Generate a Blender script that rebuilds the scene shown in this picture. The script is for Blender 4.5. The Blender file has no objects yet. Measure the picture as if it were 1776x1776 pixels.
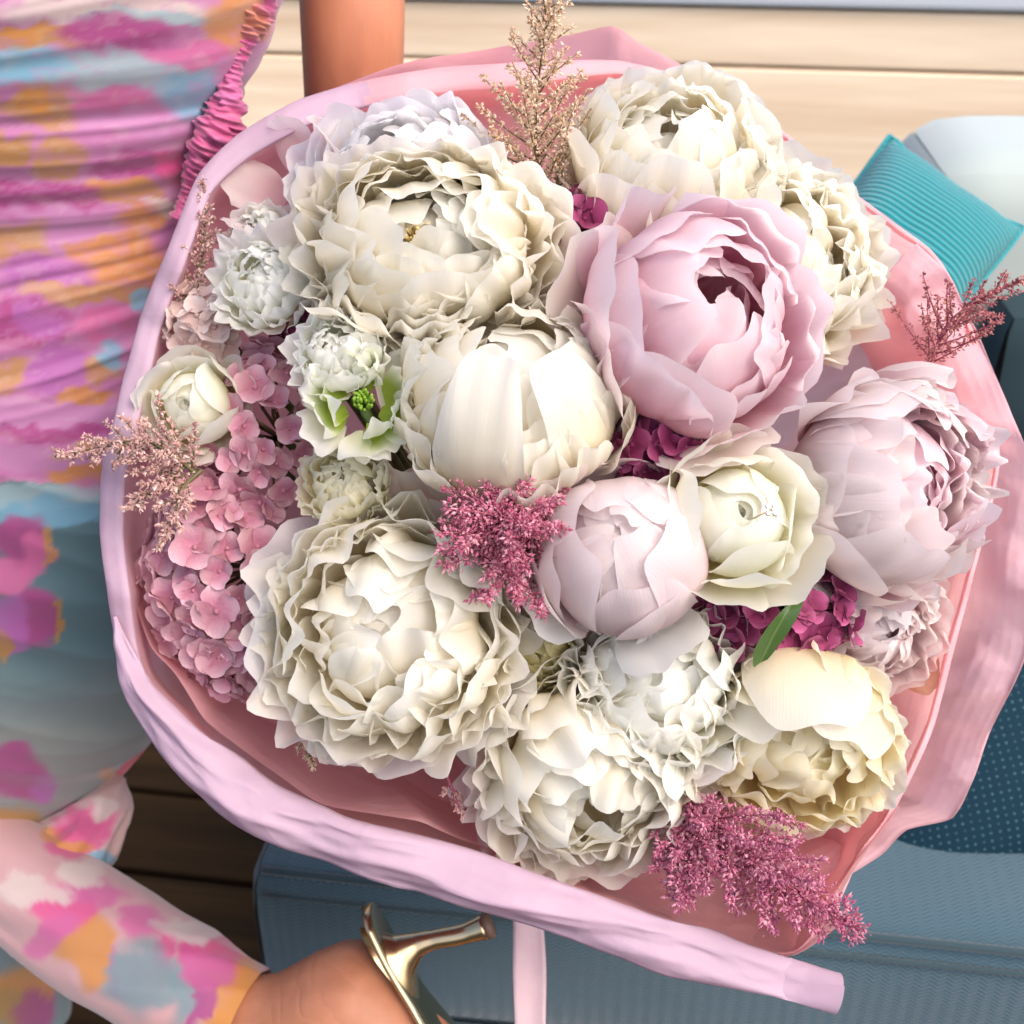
import bpy, math, random
import numpy as np
from mathutils import Vector, Matrix, noise as mnoise

R_ = math.radians
sc = bpy.context.scene
COL = sc.collection
PI = math.pi

# ------------------------------------------------------------------ camera
PITCH = R_(30); FOC = 2092.0            # focal length in photo pixels (1776 square)
CAMP = Vector((0, 0, 1.25))
FW = Vector((0, math.cos(PITCH), -math.sin(PITCH)))
UP = Vector((0, math.sin(PITCH), math.cos(PITCH)))
RT = Vector((1, 0, 0))
cam = bpy.data.cameras.new('camera'); camo = bpy.data.objects.new('camera', cam); COL.objects.link(camo)
camo.location = CAMP; camo.rotation_euler = (PI/2 - PITCH, 0, 0)
cam.sensor_width = 36; cam.lens = 18 / (888 / FOC)
cam.clip_start = .01; cam.clip_end = 200
cam.dof.use_dof = True; cam.dof.focus_distance = .64; cam.dof.aperture_fstop = 10
sc.camera = camo

# ------------------------------------------------------------------ world, sun, exposure
SUN_EL, SUN_AZ = R_(50), R_(132)         # azimuth measured from +Y towards +X
w = bpy.data.worlds.new('World'); sc.world = w; w.use_nodes = True
nt = w.node_tree; nt.nodes.clear()
sky = nt.nodes.new('ShaderNodeTexSky'); sky.sky_type = 'NISHITA'; sky.sun_disc = False
sky.sun_elevation = SUN_EL; sky.sun_rotation = SUN_AZ; sky.air_density = .7; sky.dust_density = 4.0; sky.ozone_density = .4
bg = nt.nodes.new('ShaderNodeBackground'); bg.inputs[1].default_value = .15
wo = nt.nodes.new('ShaderNodeOutputWorld')
nt.links.new(sky.outputs[0], bg.inputs[0]); nt.links.new(bg.outputs[0], wo.inputs[0])
sl = bpy.data.lights.new('sun', 'SUN'); so = bpy.data.objects.new('sun', sl); COL.objects.link(so)
sl.energy = .8; sl.angle = R_(60); sl.color = (1, .94, .87)
sd = Vector((math.sin(SUN_AZ)*math.cos(SUN_EL), math.cos(SUN_AZ)*math.cos(SUN_EL), math.sin(SUN_EL)))
so.rotation_euler = sd.to_track_quat('Z', 'Y').to_euler(); so.location = (2, 2, 4)
sc.view_settings.view_transform = 'Standard'; sc.view_settings.look = 'None'
sc.view_settings.exposure = 1.13; sc.view_settings.gamma = 1
sc.render.engine = 'CYCLES'
sc.cycles.max_bounces = 8; sc.cycles.diffuse_bounces = 7; sc.cycles.transmission_bounces = 8
sc.cycles.transparent_max_bounces = 8; sc.cycles.caustics_reflective = False; sc.cycles.caustics_refractive = False

# ------------------------------------------------------------------ helpers
def P(px, py, d):
    """the point seen at photo pixel (px,py) at axial distance d"""
    return CAMP + FW*d + RT*((px-888)/FOC*d) + UP*((888-py)/FOC*d)
def proj(v):
    q = Vector(v) - CAMP; d = q.dot(FW)
    return 888 + q.dot(RT)/d*FOC, 888 - q.dot(UP)/d*FOC, d
def lin(c):
    return tuple((x/255/12.92 if x/255 <= .04045 else ((x/255+.055)/1.055)**2.4) for x in c)
def link(o, parent=None):
    COL.objects.link(o)
    if parent is not None: o.parent = parent
    return o
def mesh_obj(name, verts, faces, mat, parent=None, smooth=True, uvs=None, me_only=False):
    me = bpy.data.meshes.new(name)
    me.from_pydata([tuple(v) for v in verts], [], faces)
    if uvs is not None:
        ul = me.uv_layers.new(name='UVMap')
        idx = np.empty(len(me.loops), dtype=np.int32); me.loops.foreach_get('vertex_index', idx)
        ul.data.foreach_set('uv', np.asarray(uvs, dtype=np.float32)[idx].ravel())
    if smooth: me.polygons.foreach_set('use_smooth', np.ones(len(me.polygons), dtype=bool))
    if mat: me.materials.append(mat)
    me.update()
    if me_only: return me
    return link(bpy.data.objects.new(name, me), parent)
def grid_faces(nr, nc, close_c=False):
    f = []
    for i in range(nr-1):
        for j in range(nc if close_c else nc-1):
            j2 = (j+1) % nc
            f.append((i*nc+j, i*nc+j2, (i+1)*nc+j2, (i+1)*nc+j))
    return f
def thing(name, label, cat, loc=(0, 0, 0), group=None, mat=None):
    o = bpy.data.objects.new(name, None); o.empty_display_size = .02
    COL.objects.link(o); o.location = loc
    if mat is not None: o.matrix_world = mat
    o['label'] = label; o['category'] = cat
    if group: o['group'] = group
    return o
def tag(o, label, cat, group=None):
    o['label'] = label; o['category'] = cat
    if group: o['group'] = group
    return o
def catmull(pts, n):
    pts = [np.asarray(p, dtype=float) for p in pts]
    ext = [2*pts[0]-pts[1]] + pts + [2*pts[-1]-pts[-2]]
    out = []
    m = len(pts)-1
    for k in range(n):
        u = k/(n-1)*m; i = min(int(u), m-1); t = u-i
        a, b, c, d = ext[i:i+4]
        out.append(.5*((2*b)+(-a+c)*t+(2*a-5*b+4*c-d)*t*t+(-a+3*b-3*c+d)*t**3))
    return np.array(out)
def frames(path):
    T = np.gradient(path, axis=0); T /= np.linalg.norm(T, axis=1)[:, None]+1e-12
    ref = np.array([0, 0, 1.]) if abs(T[0][2]) < .9 else np.array([1., 0, 0])
    Ns = []; N = np.cross(T[0], ref); N /= np.linalg.norm(N)
    for t in T:
        N = N - t*np.dot(N, t); N /= np.linalg.norm(N); Ns.append(N.copy())
    Ns = np.array(Ns); B = np.cross(T, Ns)
    return T, Ns, B
def tube_geo(path, radii, nseg=8, off=0, caps=True):
    path = np.asarray(path, dtype=float); n = len(path)
    radii = np.broadcast_to(np.asarray(radii, dtype=float), (n,))
    T, N, B = frames(path)
    a = np.arange(nseg)/nseg*2*PI
    V = path[:, None, :] + radii[:, None, None]*(np.cos(a)[None, :, None]*N[:, None, :]+np.sin(a)[None, :, None]*B[:, None, :])
    V = V.reshape(-1, 3).tolist()
    F = [tuple(off+i for i in f) for f in grid_faces(n, nseg, True)]
    if caps:
        F.append(tuple(off+i for i in range(nseg))[::-1]); F.append(tuple(off+(n-1)*nseg+i for i in range(nseg)))
    return V, F
def tube(name, path, radii, mat, parent=None, nseg=8):
    V, F = tube_geo(path, radii, nseg)
    return mesh_obj(name, V, F, mat, parent)

# ------------------------------------------------------------------ materials
class NB:
    def __init__(s, name):
        s.m = bpy.data.materials.new(name); s.m.use_nodes = True
        s.t = s.m.node_tree; s.t.nodes.clear()
    def n(s, typ, **kw):
        nd = s.t.nodes.new('ShaderNode'+typ)
        for k, v in kw.items():
            if k.startswith('i_'):
                key = k[2:]; key = int(key) if key.isdigit() else key.replace('_', ' ')
                if hasattr(v, 'node'): s.t.links.new(v, nd.inputs[key])
                else: nd.inputs[key].default_value = v
            else: setattr(nd, k, v)
        return nd
    def math(s, op, a, b=0.0, c=None):
        kw = {'i_0': a, 'i_1': b}
        if c is not None: kw['i_2'] = c
        return s.n('Math', operation=op, **kw).outputs[0]
    def ramp(s, fac, stops, interp='LINEAR'):
        nd = s.n('ValToRGB', i_0=fac); cr = nd.color_ramp; cr.interpolation = interp
        while len(cr.elements) < len(stops): cr.elements.new(.5)
        for e, (p, c) in zip(cr.elements, stops): e.position = p; e.color = (*c[:3], 1)
        return nd.outputs[0]
    def mix(s, fac, a, b, typ='MIX'):
        nd = s.n('MixRGB', blend_type=typ, i_0=fac)
        for k, v in ((1, a), (2, b)):
            if hasattr(v, 'node'): s.t.links.new(v, nd.inputs[k])
            else: nd.inputs[k].default_value = (*v[:3], 1)
        return nd.outputs[0]
    def bump(s, h, strength=.3, dist=.002):
        return s.n('Bump', i_Height=h, i_Strength=strength, i_Distance=dist).outputs[0]
    def out(s, sh):
        o = s.n('OutputMaterial'); s.t.links.new(sh, o.inputs[0]); return s.m
    def pbr(s, color, rough=.5, normal=None, metal=0., sheen=0., spec=.5, trans=None, transcol=None):
        p = s.n('BsdfPrincipled', i_Roughness=rough, i_Metallic=metal)
        if hasattr(color, 'node'): s.t.links.new(color, p.inputs['Base Color'])
        else: p.inputs['Base Color'].default_value = (*color[:3], 1)
        p.inputs['Specular IOR Level'].default_value = spec
        p.inputs['Sheen Weight'].default_value = sheen
        if normal is not None: s.t.links.new(normal, p.inputs['Normal'])
        sh = p.outputs[0]
        if trans:
            tr = s.n('BsdfTranslucent')
            tc = transcol if transcol is not None else color
            if hasattr(tc, 'node'): s.t.links.new(tc, tr.inputs[0])
            else: tr.inputs[0].default_value = (*tc[:3], 1)
            if normal is not None: s.t.links.new(normal, tr.inputs['Normal'])
            mx = s.n('MixShader', i_0=trans); s.t.links.new(sh, mx.inputs[1]); s.t.links.new(tr.outputs[0], mx.inputs[2]); sh = mx.outputs[0]
        return s.out(sh)

def petal_mat(name, base, mid, tip, trans=.60, vein=.10, var=.06, rough=.55, mottle=None):
    b = NB(name)
    uv = b.n('UVMap').outputs[0]
    sep = b.n('SeparateXYZ', i_0=uv)
    col = b.ramp(sep.outputs[1], [(.30, base), (.74, mid), (1.0, tip)])
    oi = b.n('ObjectInfo').outputs['Random']
    k = b.math('MULTIPLY_ADD', oi, var, 1-var)
    col = b.mix(1.0, col, b.n('CombineXYZ', i_0=k, i_1=k, i_2=b.math('MULTIPLY_ADD', oi, var*1.3, 1-var*1.3)).outputs[0], 'MULTIPLY')
    mp = b.n('Mapping', i_Vector=uv, i_Scale=(54, 2.0, 1)).outputs[0]
    off = b.n('VectorMath', operation='ADD', i_0=mp, i_1=b.n('CombineXYZ', i_0=b.math('MULTIPLY', oi, 50.)).outputs[0]).outputs[0]
    nz = b.n('TexNoise', i_Vector=off, i_Scale=1.0, i_Detail=2.0, i_Roughness=.5).outputs[0]
    crp = b.n('Mapping', i_Vector=uv, i_Scale=(5, 4, 1)).outputs[0]
    off2 = b.n('VectorMath', operation='ADD', i_0=crp, i_1=b.n('CombineXYZ', i_2=b.math('MULTIPLY', oi, 40.)).outputs[0]).outputs[0]
    n2 = b.n('TexNoise', i_Vector=off2, i_Scale=1.0, i_Detail=3.0).outputs[0]
    if mottle:
        col = b.mix(b.math('MULTIPLY', b.ramp(n2, [(.45, (0, 0, 0)), (.7, (1, 1, 1))]), .5), col, mottle)
    h = b.math('ADD', b.math('MULTIPLY', nz, b.math('MULTIPLY_ADD', sep.outputs[1], 1.6, .3)), b.math('MULTIPLY', n2, 2.6))
    return b.pbr(col, rough, b.bump(h, vein, .0016), sheen=.15, spec=.3, trans=trans)

WHITE = lambda a, b_, c, **k: petal_mat('petal_'+str(random.random())[2:6], a, b_, c, **k)
M = {}
M['cream'] = petal_mat('petal_cream', (.95, .82, .54), (.95, .89, .75), (.95, .93, .87))
M['white'] = petal_mat('petal_white', (.95, .85, .62), (.955, .92, .82), (.96, .95, .91))
M['cool'] = petal_mat('petal_cool_white', (.88, .85, .84), (.91, .90, .91), (.94, .93, .94))
M['ivory'] = petal_mat('petal_ivory', (.92, .74, .36), (.93, .85, .60), (.95, .91, .77))
M['pink'] = petal_mat('petal_pink', (.66, .20, .31), (.88, .64, .70), (.94, .84, .87), mottle=(.92, .76, .82))
M['blush'] = petal_mat('petal_blush', (.80, .50, .53), (.90, .76, .76), (.93, .86, .85))
M['blush_cup'] = petal_mat('petal_blush_cup', (.82, .62, .63), (.90, .80, .80), (.93, .86, .88))
M['rose'] = petal_mat('petal_rose_white', (.86, .82, .48), (.93, .92, .78), (.95, .94, .88), vein=.08)
M['carn'] = petal_mat('petal_carnation', (.90, .90, .70), (.95, .95, .89), (.96, .96, .94))
M['carn_cream'] = petal_mat('petal_carnation_cream', (.84, .78, .48), (.91, .87, .66), (.94, .91, .79))
M['lisi'] = petal_mat('petal_white_green', (.42, .55, .08), (.90, .92, .76), (.95, .95, .92))
M['ranun'] = petal_mat('petal_yellow', (.55, .45, .10), (.74, .66, .30), (.80, .75, .46))
M['peach'] = petal_mat('petal_peach', (.80, .50, .28), (.83, .60, .40), (.85, .64, .46))
M['hyd_pink'] = petal_mat('petal_hydrangea_pink', (.60, .23, .33), (.74, .41, .50), (.82, .52, .61), trans=.25, vein=.3, var=.24)
M['hyd_pale'] = petal_mat('petal_hydrangea_pale', (.72, .50, .46), (.80, .64, .60), (.84, .70, .68), trans=.25, vein=.2, var=.1)
M['hyd_mag'] = petal_mat('petal_hydrangea_magenta', (.24, .02, .09), (.40, .06, .19), (.50, .12, .28), trans=.2, vein=.2, var=.2)

def plain(name, c, rough=.6, **k):
    b = NB(name); return b.pbr(c, rough, **k)
def stem_mat():
    b = NB('stem_green'); g = b.n('TexNoise', i_Scale=60.).outputs[0]
    return b.pbr(b.ramp(g, [(.3, (.05, .10, .02)), (.7, (.12, .20, .05))]), .6)
M['stem'] = stem_mat()
M['stamen'] = plain('stamen_gold', (.82, .66, .30), .6)
M['greenheart'] = plain('green_heart', (.16, .28, .02), .6)
def leaf_mat():
    b = NB('leaf_green'); uv = b.n('UVMap').outputs[0]
    s = b.n('SeparateXYZ', i_0=uv); mid = b.math('ABSOLUTE', b.math('SUBTRACT', s.outputs[0], .5))
    nz = b.n('TexNoise', i_Scale=90.).outputs[0]
    col = b.mix(b.ramp(mid, [(0, (1, 1, 1)), (.06, (0, 0, 0))]), b.ramp(nz, [(.3, (.035, .085, .018)), (.7, (.07, .14, .03))]), (.13, .2, .06))
    return b.pbr(col, .4, b.bump(nz, .2, .001), trans=.15, transcol=(.1, .25, .02))
M['leaf'] = leaf_mat()
def astil_mat(name, a, c, tip):
    b = NB(name); g = b.n('NewGeometry').outputs['Random Per Island']
    col = b.ramp(g, [(0, a), (.6, c), (1, tip)])
    return b.pbr(col, .6, trans=.3)
M['ast_cream'] = astil_mat('astilbe_cream', (.62, .40, .24), (.82, .63, .44), (.90, .80, .66))
M['ast_pale'] = astil_mat('astilbe_pale_pink', (.52, .27, .24), (.72, .46, .42), (.86, .68, .62))
M['ast_rose'] = astil_mat('astilbe_rose', (.45, .08, .17), (.66, .22, .32), (.84, .46, .53))
M['ast_mag'] = astil_mat('astilbe_magenta', (.42, .08, .18), (.62, .20, .32), (.84, .45, .54))
M['ast_dusk'] = astil_mat('astilbe_dusky', (.34, .08, .10), (.55, .20, .20), (.72, .38, .32))
M['ast_stem'] = plain('astilbe_stem', (.12, .10, .04), .7)
M['ast_stem_r'] = plain('astilbe_stem_red', (.30, .06, .10), .7)

def paper_mat(name, c, tc, trans=.42):
    b = NB(name)
    tcn = b.n('TexCoord').outputs['Object']
    nz = b.n('TexNoise', i_Vector=tcn, i_Scale=14., i_Detail=4.0).outputs[0]
    fine = b.n('TexNoise', i_Vector=tcn, i_Scale=420., i_Detail=2.0).outputs[0]
    wv_ = b.n('VectorMath', operation='ADD', i_0=tcn, i_1=b.n('VectorMath', operation='SCALE', i_0=b.n('TexNoise', i_Vector=tcn, i_Scale=9.).outputs['Color'], i_Scale=.05).outputs[0]).outputs[0]
    v1 = b.n('TexVoronoi', i_Vector=wv_, i_Scale=17., i_Randomness=1.).outputs['Distance']
    v2 = b.n('TexVoronoi', i_Vector=wv_, i_Scale=47., i_Randomness=1.).outputs['Distance']
    h = b.math('ADD', b.math('ADD', b.math('MULTIPLY', nz, 1.6), b.math('MULTIPLY', fine, .04)), b.math('ADD', b.math('MULTIPLY', v1, 1.5), b.math('MULTIPLY', v2, .45)))
    col = b.mix(b.math('MULTIPLY', nz, .25), c, tuple(x*.85 for x in c))
    return b.pbr(col, .55, b.bump(h, .30, .008), spec=.35, sheen=.1, trans=trans, transcol=tc)
M['paper'] = paper_mat('pink_paper', (.92, .61, .67), (.96, .54, .53), .55)
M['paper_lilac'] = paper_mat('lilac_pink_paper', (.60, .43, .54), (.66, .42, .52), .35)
M['ribbon'] = paper_mat('ribbon_satin', (.80, .58, .60), (.8, .5, .55), .25)

CREASE = tuple(P(530, 1705, .865)-Vector((-.40, .84, 0)))
CREASE_DIR = tuple((RT*.85+UP*.5).normalized())
def skin_mat():
    b = NB('skin_tan')
    n1 = b.n('TexNoise', i_Scale=22., i_Detail=3.0).outputs[0]; n2 = b.n('TexNoise', i_Scale=900.).outputs[0]
    col = b.ramp(n1, [(.3, (.43, .165, .085)), (.7, (.54, .22, .115))])
    oc = b.n('TexCoord').outputs['Object']
    dn = b.n('VectorMath', operation='DISTANCE', i_0=oc, i_1=CREASE).outputs['Value']
    mk = b.ramp(dn, [(.012, (1, 1, 1)), (.055, (0, 0, 0))])
    wrp = b.n('TexNoise', i_Vector=oc, i_Scale=26., i_Detail=2.).outputs[0]
    ph = b.math('ADD', b.math('MULTIPLY', b.n('VectorMath', operation='DOT_PRODUCT', i_0=oc, i_1=CREASE_DIR).outputs['Value'], 210.), b.math('MULTIPLY', wrp, 11.))
    cr = b.math('MULTIPLY', b.math('POWER', b.math('ABSOLUTE', b.math('SINE', ph)), .35), mk)
    p = b.n('BsdfPrincipled', i_Base_Color=col, i_Roughness=.5)
    p.inputs['Subsurface Weight'].default_value = .15; p.inputs['Subsurface Radius'].default_value = (.02, .008, .004); p.inputs['Subsurface Scale'].default_value = .3
    b.t.links.new(b.bump(b.math('ADD', b.math('ADD', b.math('MULTIPLY', n2, .6), b.math('MULTIPLY', n1, 2.)), b.math('MULTIPLY', cr, 4.)), .2, .0012), p.inputs['Normal'])
    return b.out(p.outputs[0])
M['skin'] = skin_mat()
def dress_mat():
    b = NB('dress_print')
    a = b.n('Attribute', attribute_name='print').outputs[0]
    nz = b.n('TexNoise', i_Scale=1400., i_Detail=1.0).outputs[0]
    return b.pbr(a, .55, b.bump(nz, .08, .0006), sheen=.35, spec=.35)
M['dress'] = dress_mat()
M['gold'] = plain('gold_metal', (.62, .47, .27), .24, metal=1.0)
M['insole'] = plain('shoe_insole', (.35, .24, .13), .5)
M['heelcap'] = plain('heel_cap', (.16, .09, .06), .5)

def zigzag(b, vec, sx, amp, fy):
    s = b.n('SeparateXYZ', i_0=vec)
    tri = b.math('PINGPONG', b.math('MULTIPLY', s.outputs[0], sx), 1.0)
    v = b.math('ADD', b.math('MULTIPLY', s.outputs[1], fy), b.math('MULTIPLY', tri, amp))
    return b.math('SINE', v)
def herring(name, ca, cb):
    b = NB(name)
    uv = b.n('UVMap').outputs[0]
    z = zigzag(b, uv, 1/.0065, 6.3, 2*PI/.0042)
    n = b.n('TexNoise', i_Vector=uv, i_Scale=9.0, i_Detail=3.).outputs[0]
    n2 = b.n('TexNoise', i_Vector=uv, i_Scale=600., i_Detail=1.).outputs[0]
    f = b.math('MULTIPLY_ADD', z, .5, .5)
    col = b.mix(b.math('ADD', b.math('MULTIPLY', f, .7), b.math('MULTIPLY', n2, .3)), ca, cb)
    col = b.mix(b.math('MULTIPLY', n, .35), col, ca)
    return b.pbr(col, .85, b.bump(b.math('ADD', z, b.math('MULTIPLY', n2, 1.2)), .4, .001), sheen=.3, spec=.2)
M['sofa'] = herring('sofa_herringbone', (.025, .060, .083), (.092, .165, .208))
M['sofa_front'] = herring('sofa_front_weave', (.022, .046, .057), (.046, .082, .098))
M['sofa_back'] = plain('sofa_back_weave', (.40, .46, .43), .9, sheen=.3)
def rib_mat():
    b = NB('teal_rib_knit'); uv = b.n('UVMap').outputs[0]; s = b.n('SeparateXYZ', i_0=uv)
    wv = b.math('SINE', b.math('MULTIPLY', s.outputs[1], 2*PI*66))
    w2 = b.math('SINE', b.math('MULTIPLY', s.outputs[0], 2*PI*90))
    h = b.math('ADD', wv, b.math('MULTIPLY', w2, .25))
    col = b.mix(b.math('MULTIPLY_ADD', wv, .5, .5), (.0, .15, .18), (.01, .34, .37))
    return b.pbr(col, .75, b.bump(h, .6, .003), sheen=.3, spec=.25)
M['teal'] = rib_mat()
def dot_mat():
    b = NB('navy_dotted'); uv = b.n('UVMap').outputs[0]
    v = b.n('TexVoronoi', i_Vector=uv, i_Scale=62., i_Randomness=.12).outputs['Distance']
    d = b.ramp(v, [(.08, (1, 1, 1)), (.20, (0, 0, 0))])
    n = b.n('TexNoise', i_Vector=uv, i_Scale=300.).outputs[0]
    col = b.mix(b.math('MULTIPLY', d, .75), b.mix(n, (.002, .018, .034), (.006, .036, .058)), (.09, .20, .25))
    return b.pbr(col, .85, b.bump(d, .4, .002), spec=.2)
M['navy'] = dot_mat()
def wood_mat(name, a, c, rough=.6, scale=1.0):
    b = NB(name)
    oi = b.n('ObjectInfo').outputs['Random']
    tc = b.n('TexCoord').outputs['Object']
    v = b.n('VectorMath', operation='ADD', i_0=b.n('Mapping', i_Vector=tc, i_Scale=(1.2*scale, 22*scale, 22*scale)).outputs[0],
            i_1=b.n('CombineXYZ', i_0=b.math('MULTIPLY', oi, 37.), i_1=b.math('MULTIPLY', oi, 91.)).outputs[0]).outputs[0]
    n = b.n('TexNoise', i_Vector=v, i_Scale=1.0, i_Detail=5.0, i_Distortion=.6).outputs[0]
    n2 = b.n('TexNoise', i_Vector=v, i_Scale=6.0, i_Detail=2.0).outputs[0]
    f = b.math('ADD', b.math('MULTIPLY', n, .8), b.math('MULTIPLY', n2, .2))
    col = b.ramp(f, [(.30, a), (.70, c)])
    k = b.math('MULTIPLY_ADD', oi, .25, .86)
    col = b.mix(1., col, b.n('CombineXYZ', i_0=k, i_1=k, i_2=k).outputs[0], 'MULTIPLY')
    return b.pbr(col, rough, b.bump(f, .25, .002), spec=.2)
M['deckwood'] = wood_mat('deck_dark_wood', (.020, .011, .004), (.075, .038, .013), rough=.9)
M['palewood'] = wood_mat('pale_timber', (.72, .54, .36), (.96, .80, .59))
M['darkplinth'] = plain('plinth_dark', (.045, .06, .07), .7)
M['cap'] = plain('stone_cap', (.52, .56, .60), .7)
M['soil'] = plain('ground_dark', (.008, .008, .008), .95)

# ------------------------------------------------------------------ setting
def box_geo(x0, x1, y0, y1, z0, z1, bev=.004):
    """bevelled box: returns verts, faces"""
    import bmesh
    bm = bmesh.new(); bmesh.ops.create_cube(bm, size=1)
    for v in bm.verts:
        v.co = Vector(((x0+x1)/2+v.co.x*(x1-x0), (y0+y1)/2+v.co.y*(y1-y0), (z0+z1)/2+v.co.z*(z1-z0)))
    if bev: bmesh.ops.bevel(bm, geom=bm.edges[:], offset=bev, segments=2, affect='EDGES', profile=.6)
    return bm
def box(name, dims, mat, parent=None, bev=.004, smooth=False):
    bm = box_geo(*dims, bev); me = bpy.data.meshes.new(name); bm.to_mesh(me); bm.free()
    me.materials.append(mat)
    if smooth: me.polygons.foreach_set('use_smooth', np.ones(len(me.polygons), dtype=bool))
    return link(bpy.data.objects.new(name, me), parent)

g = mesh_obj('ground', [(-40, -40, -.06), (40, -40, -.06), (40, 40, -.06), (-40, 40, -.06)], [(0, 1, 2, 3)], M['soil'], smooth=False)
g['kind'] = 'structure'
deck = bpy.data.objects.new('deck', None); COL.objects.link(deck); deck['kind'] = 'structure'
deck.rotation_euler.z = R_(-8); deck.location = (0, 0, 0)
pw = .152
for i in range(-4, 16):
    y0 = .34 + i*pw
    if i == 7: continue                                 # dark open channel behind the last board
    box('plank', (-2.6, 2.6, y0+.006, y0+pw-.006, -.035, 0), M['deckwood'], deck, .003)

wall = thing('timber_wall', 'low pale timber wall of wide horizontal boards with dark plinth behind the sofa', 'wall', (0, 2.32, 0))
wall.rotation_euler.z = R_(-9)
box('plinth', (-3.5, 3.5, .03, .12, -.05, .655), M['darkplinth'], wall, .004)
zz = .664
for hgt in (.196, .094):
    box('board', (-3.5, 3.5, 0, .10, zz, zz+hgt), M['palewood'], wall, .005); zz += hgt+.005
box('cap_board', (-3.5, 3.5, -.012, .32, zz, zz+.05), M['cap'], wall, .008)

# ------------------------------------------------------------------ sofa
def grid_box(name, sx, sy, sz, rad, mat, parent, loc, nx=40, ny=20, nz=10, puff=.0, seed=0):
    """soft upholstered block: rounded box with UVs in metres, slight sag"""
    V = []; F = []; UV = []
    def face(o, du, dv, lu, lv, nu, nv):
        base = len(V)
        for i in range(nv+1):
            for j in range(nu+1):
                p = o + du*(lu*j/nu) + dv*(lv*i/nv)
                q = Vector((max(rad, min(sx-rad, p.x)), max(rad, min(sy-rad, p.y)), max(rad, min(sz-rad, p.z))))
                d = p-q
                if d.length > 1e-9: p = q + d.normalized()*rad
                e = min(1, min(p.x, sx-p.x)/(.25*sx))*min(1, min(p.y, sy-p.y)/(.25*sy)) if True else 0
                nrm = du.cross(dv)
                if puff: p = p + nrm*puff*max(0, e if abs(nrm.z) > .5 else min(1, min(p.z, sz-p.z)/(.3*sz)))
                p = p + nrm*.0025*mnoise.noise(Vector((p.x*5+seed, p.y*5, p.z*6)))
                V.append(p); UV.append((lu*j/nu, lv*i/nv))
        for i in range(nv):
            for j in range(nu):
                a = base+i*(nu+1)+j; F.append((a, a+1, a+nu+2, a+nu+1))
    X, Y, Z = Vector((1, 0, 0)), Vector((0, 1, 0)), Vector((0, 0, 1)); O = Vector((0, 0, 0))
    face(Vector((0, 0, sz)), X, Y, sx, sy, nx, ny)
    face(O, X, Z, sx, sz, nx, nz)
    face(Vector((sx, sy, 0)), -X, Z, sx, sz, nx, nz)
    face(Vector((0, sy, 0)), -Y, Z, sy, sz, ny, nz)
    face(Vector((sx, 0, 0)), Y, Z, sy, sz, ny, nz)
    face(Vector((0, sy, 0)), X, -Y, sx, sy, nx, ny)
    o = mesh_obj(name, V, F, mat, parent, True, UV); o.location = loc
    return o
sofa = thing('sofa', 'blue grey outdoor sofa with herringbone weave seat and a pale back cushion', 'sofa', (-.232, .752, 0))
sofa.rotation_euler.z = R_(-7.1)
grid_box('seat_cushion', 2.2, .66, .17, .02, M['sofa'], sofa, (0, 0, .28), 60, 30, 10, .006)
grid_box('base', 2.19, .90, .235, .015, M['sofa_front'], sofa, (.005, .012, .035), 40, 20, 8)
for x_ in (.06, 2.14):
    for y_ in (.07, .84):
        box('leg', (x_-.02, x_+.02, y_-.02, y_+.02, 0, .036), M['darkplinth'], sofa, .002)
pp = catmull([(.012, .012, .448), (.6, -.001, .452), (1.2, -.001, .452), (2.19, .012, .448)], 60)
pp[:, 1] += -.002; tube('piping', pp, .0036, M['sofa_front'], sofa, 8)
pp = catmull([(.014, -.003, .432), (.6, -.006, .43), (1.2, -.006, .43), (2.19, -.003, .432)], 60)
tube('piping', pp, .0022, M['sofa_front'], sofa, 8)
grid_box('back_cushion', 1.5, .26, .49, .06, M['sofa_back'], sofa, (.60, .60, .45), 40, 14, 20, .012, 4)
M['back_shade'] = plain('sofa_back_shade', (.02, .045, .055), .9)
grid_box('back_shade_block', 1.45, .09, .36, .03, M['back_shade'], sofa, (.68, .505, .452), 40, 8, 14, .01, 6)  # added dark block: shade on the sofa back's lower front, as colour
grid_box('back_frame', 2.2, .10, .50, .02, M['sofa_front'], sofa, (0, .865, .275), 40, 6, 14)

def pillow(name, size, sy, thick, mat, label, center, rot, n=26):
    V = []; F = []; UV = []
    for side in (1, -1):
        base = len(V)
        for i in range(n+1):
            for j in range(n+1):
                u = -1+2*j/n; v = -1+2*i/n
                pin = 1 - .07*(1-abs(u)**2)*abs(v)**4
                pin2 = 1 - .07*(1-abs(v)**2)*abs(u)**4
                t = max(0, (1-abs(u)**3.2))**.55*max(0, (1-abs(v)**3.2))**.55
                z = side*thick/2*t + .004*mnoise.noise(Vector((u*2.5, v*2.5, side*3+size)))*t
                V.append((u*size/2*pin2, v*sy/2*pin, z)); UV.append(((u+1)/2, (v+1)/2))
        for i in range(n):
            for j in range(n):
                a = base+i*(n+1)+j; q = (a, a+1, a+n+2, a+n+1); F.append(q if side > 0 else q[::-1])
    t = thing(name, label, 'cushion', center); t.rotation_euler = rot
    mesh_obj('cover', V, F, mat, t, True, UV)
    rim = []
    for q in range(80):
        f = q/80*4; sd = int(f); w_ = -1+2*(f-sd); w_ *= .985
        u, v = ((w_, -1), (1, w_), (-w_, 1), (-1, -w_))[sd]
        rim.append((u*size/2*(1-.07*(1-abs(v)**2)), v*sy/2*(1-.07*(1-abs(u)**2)), 0))
    rim.append(rim[0]); tube('piping', np.array(rim), .0026, mat, t, 6)
    return t

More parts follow.
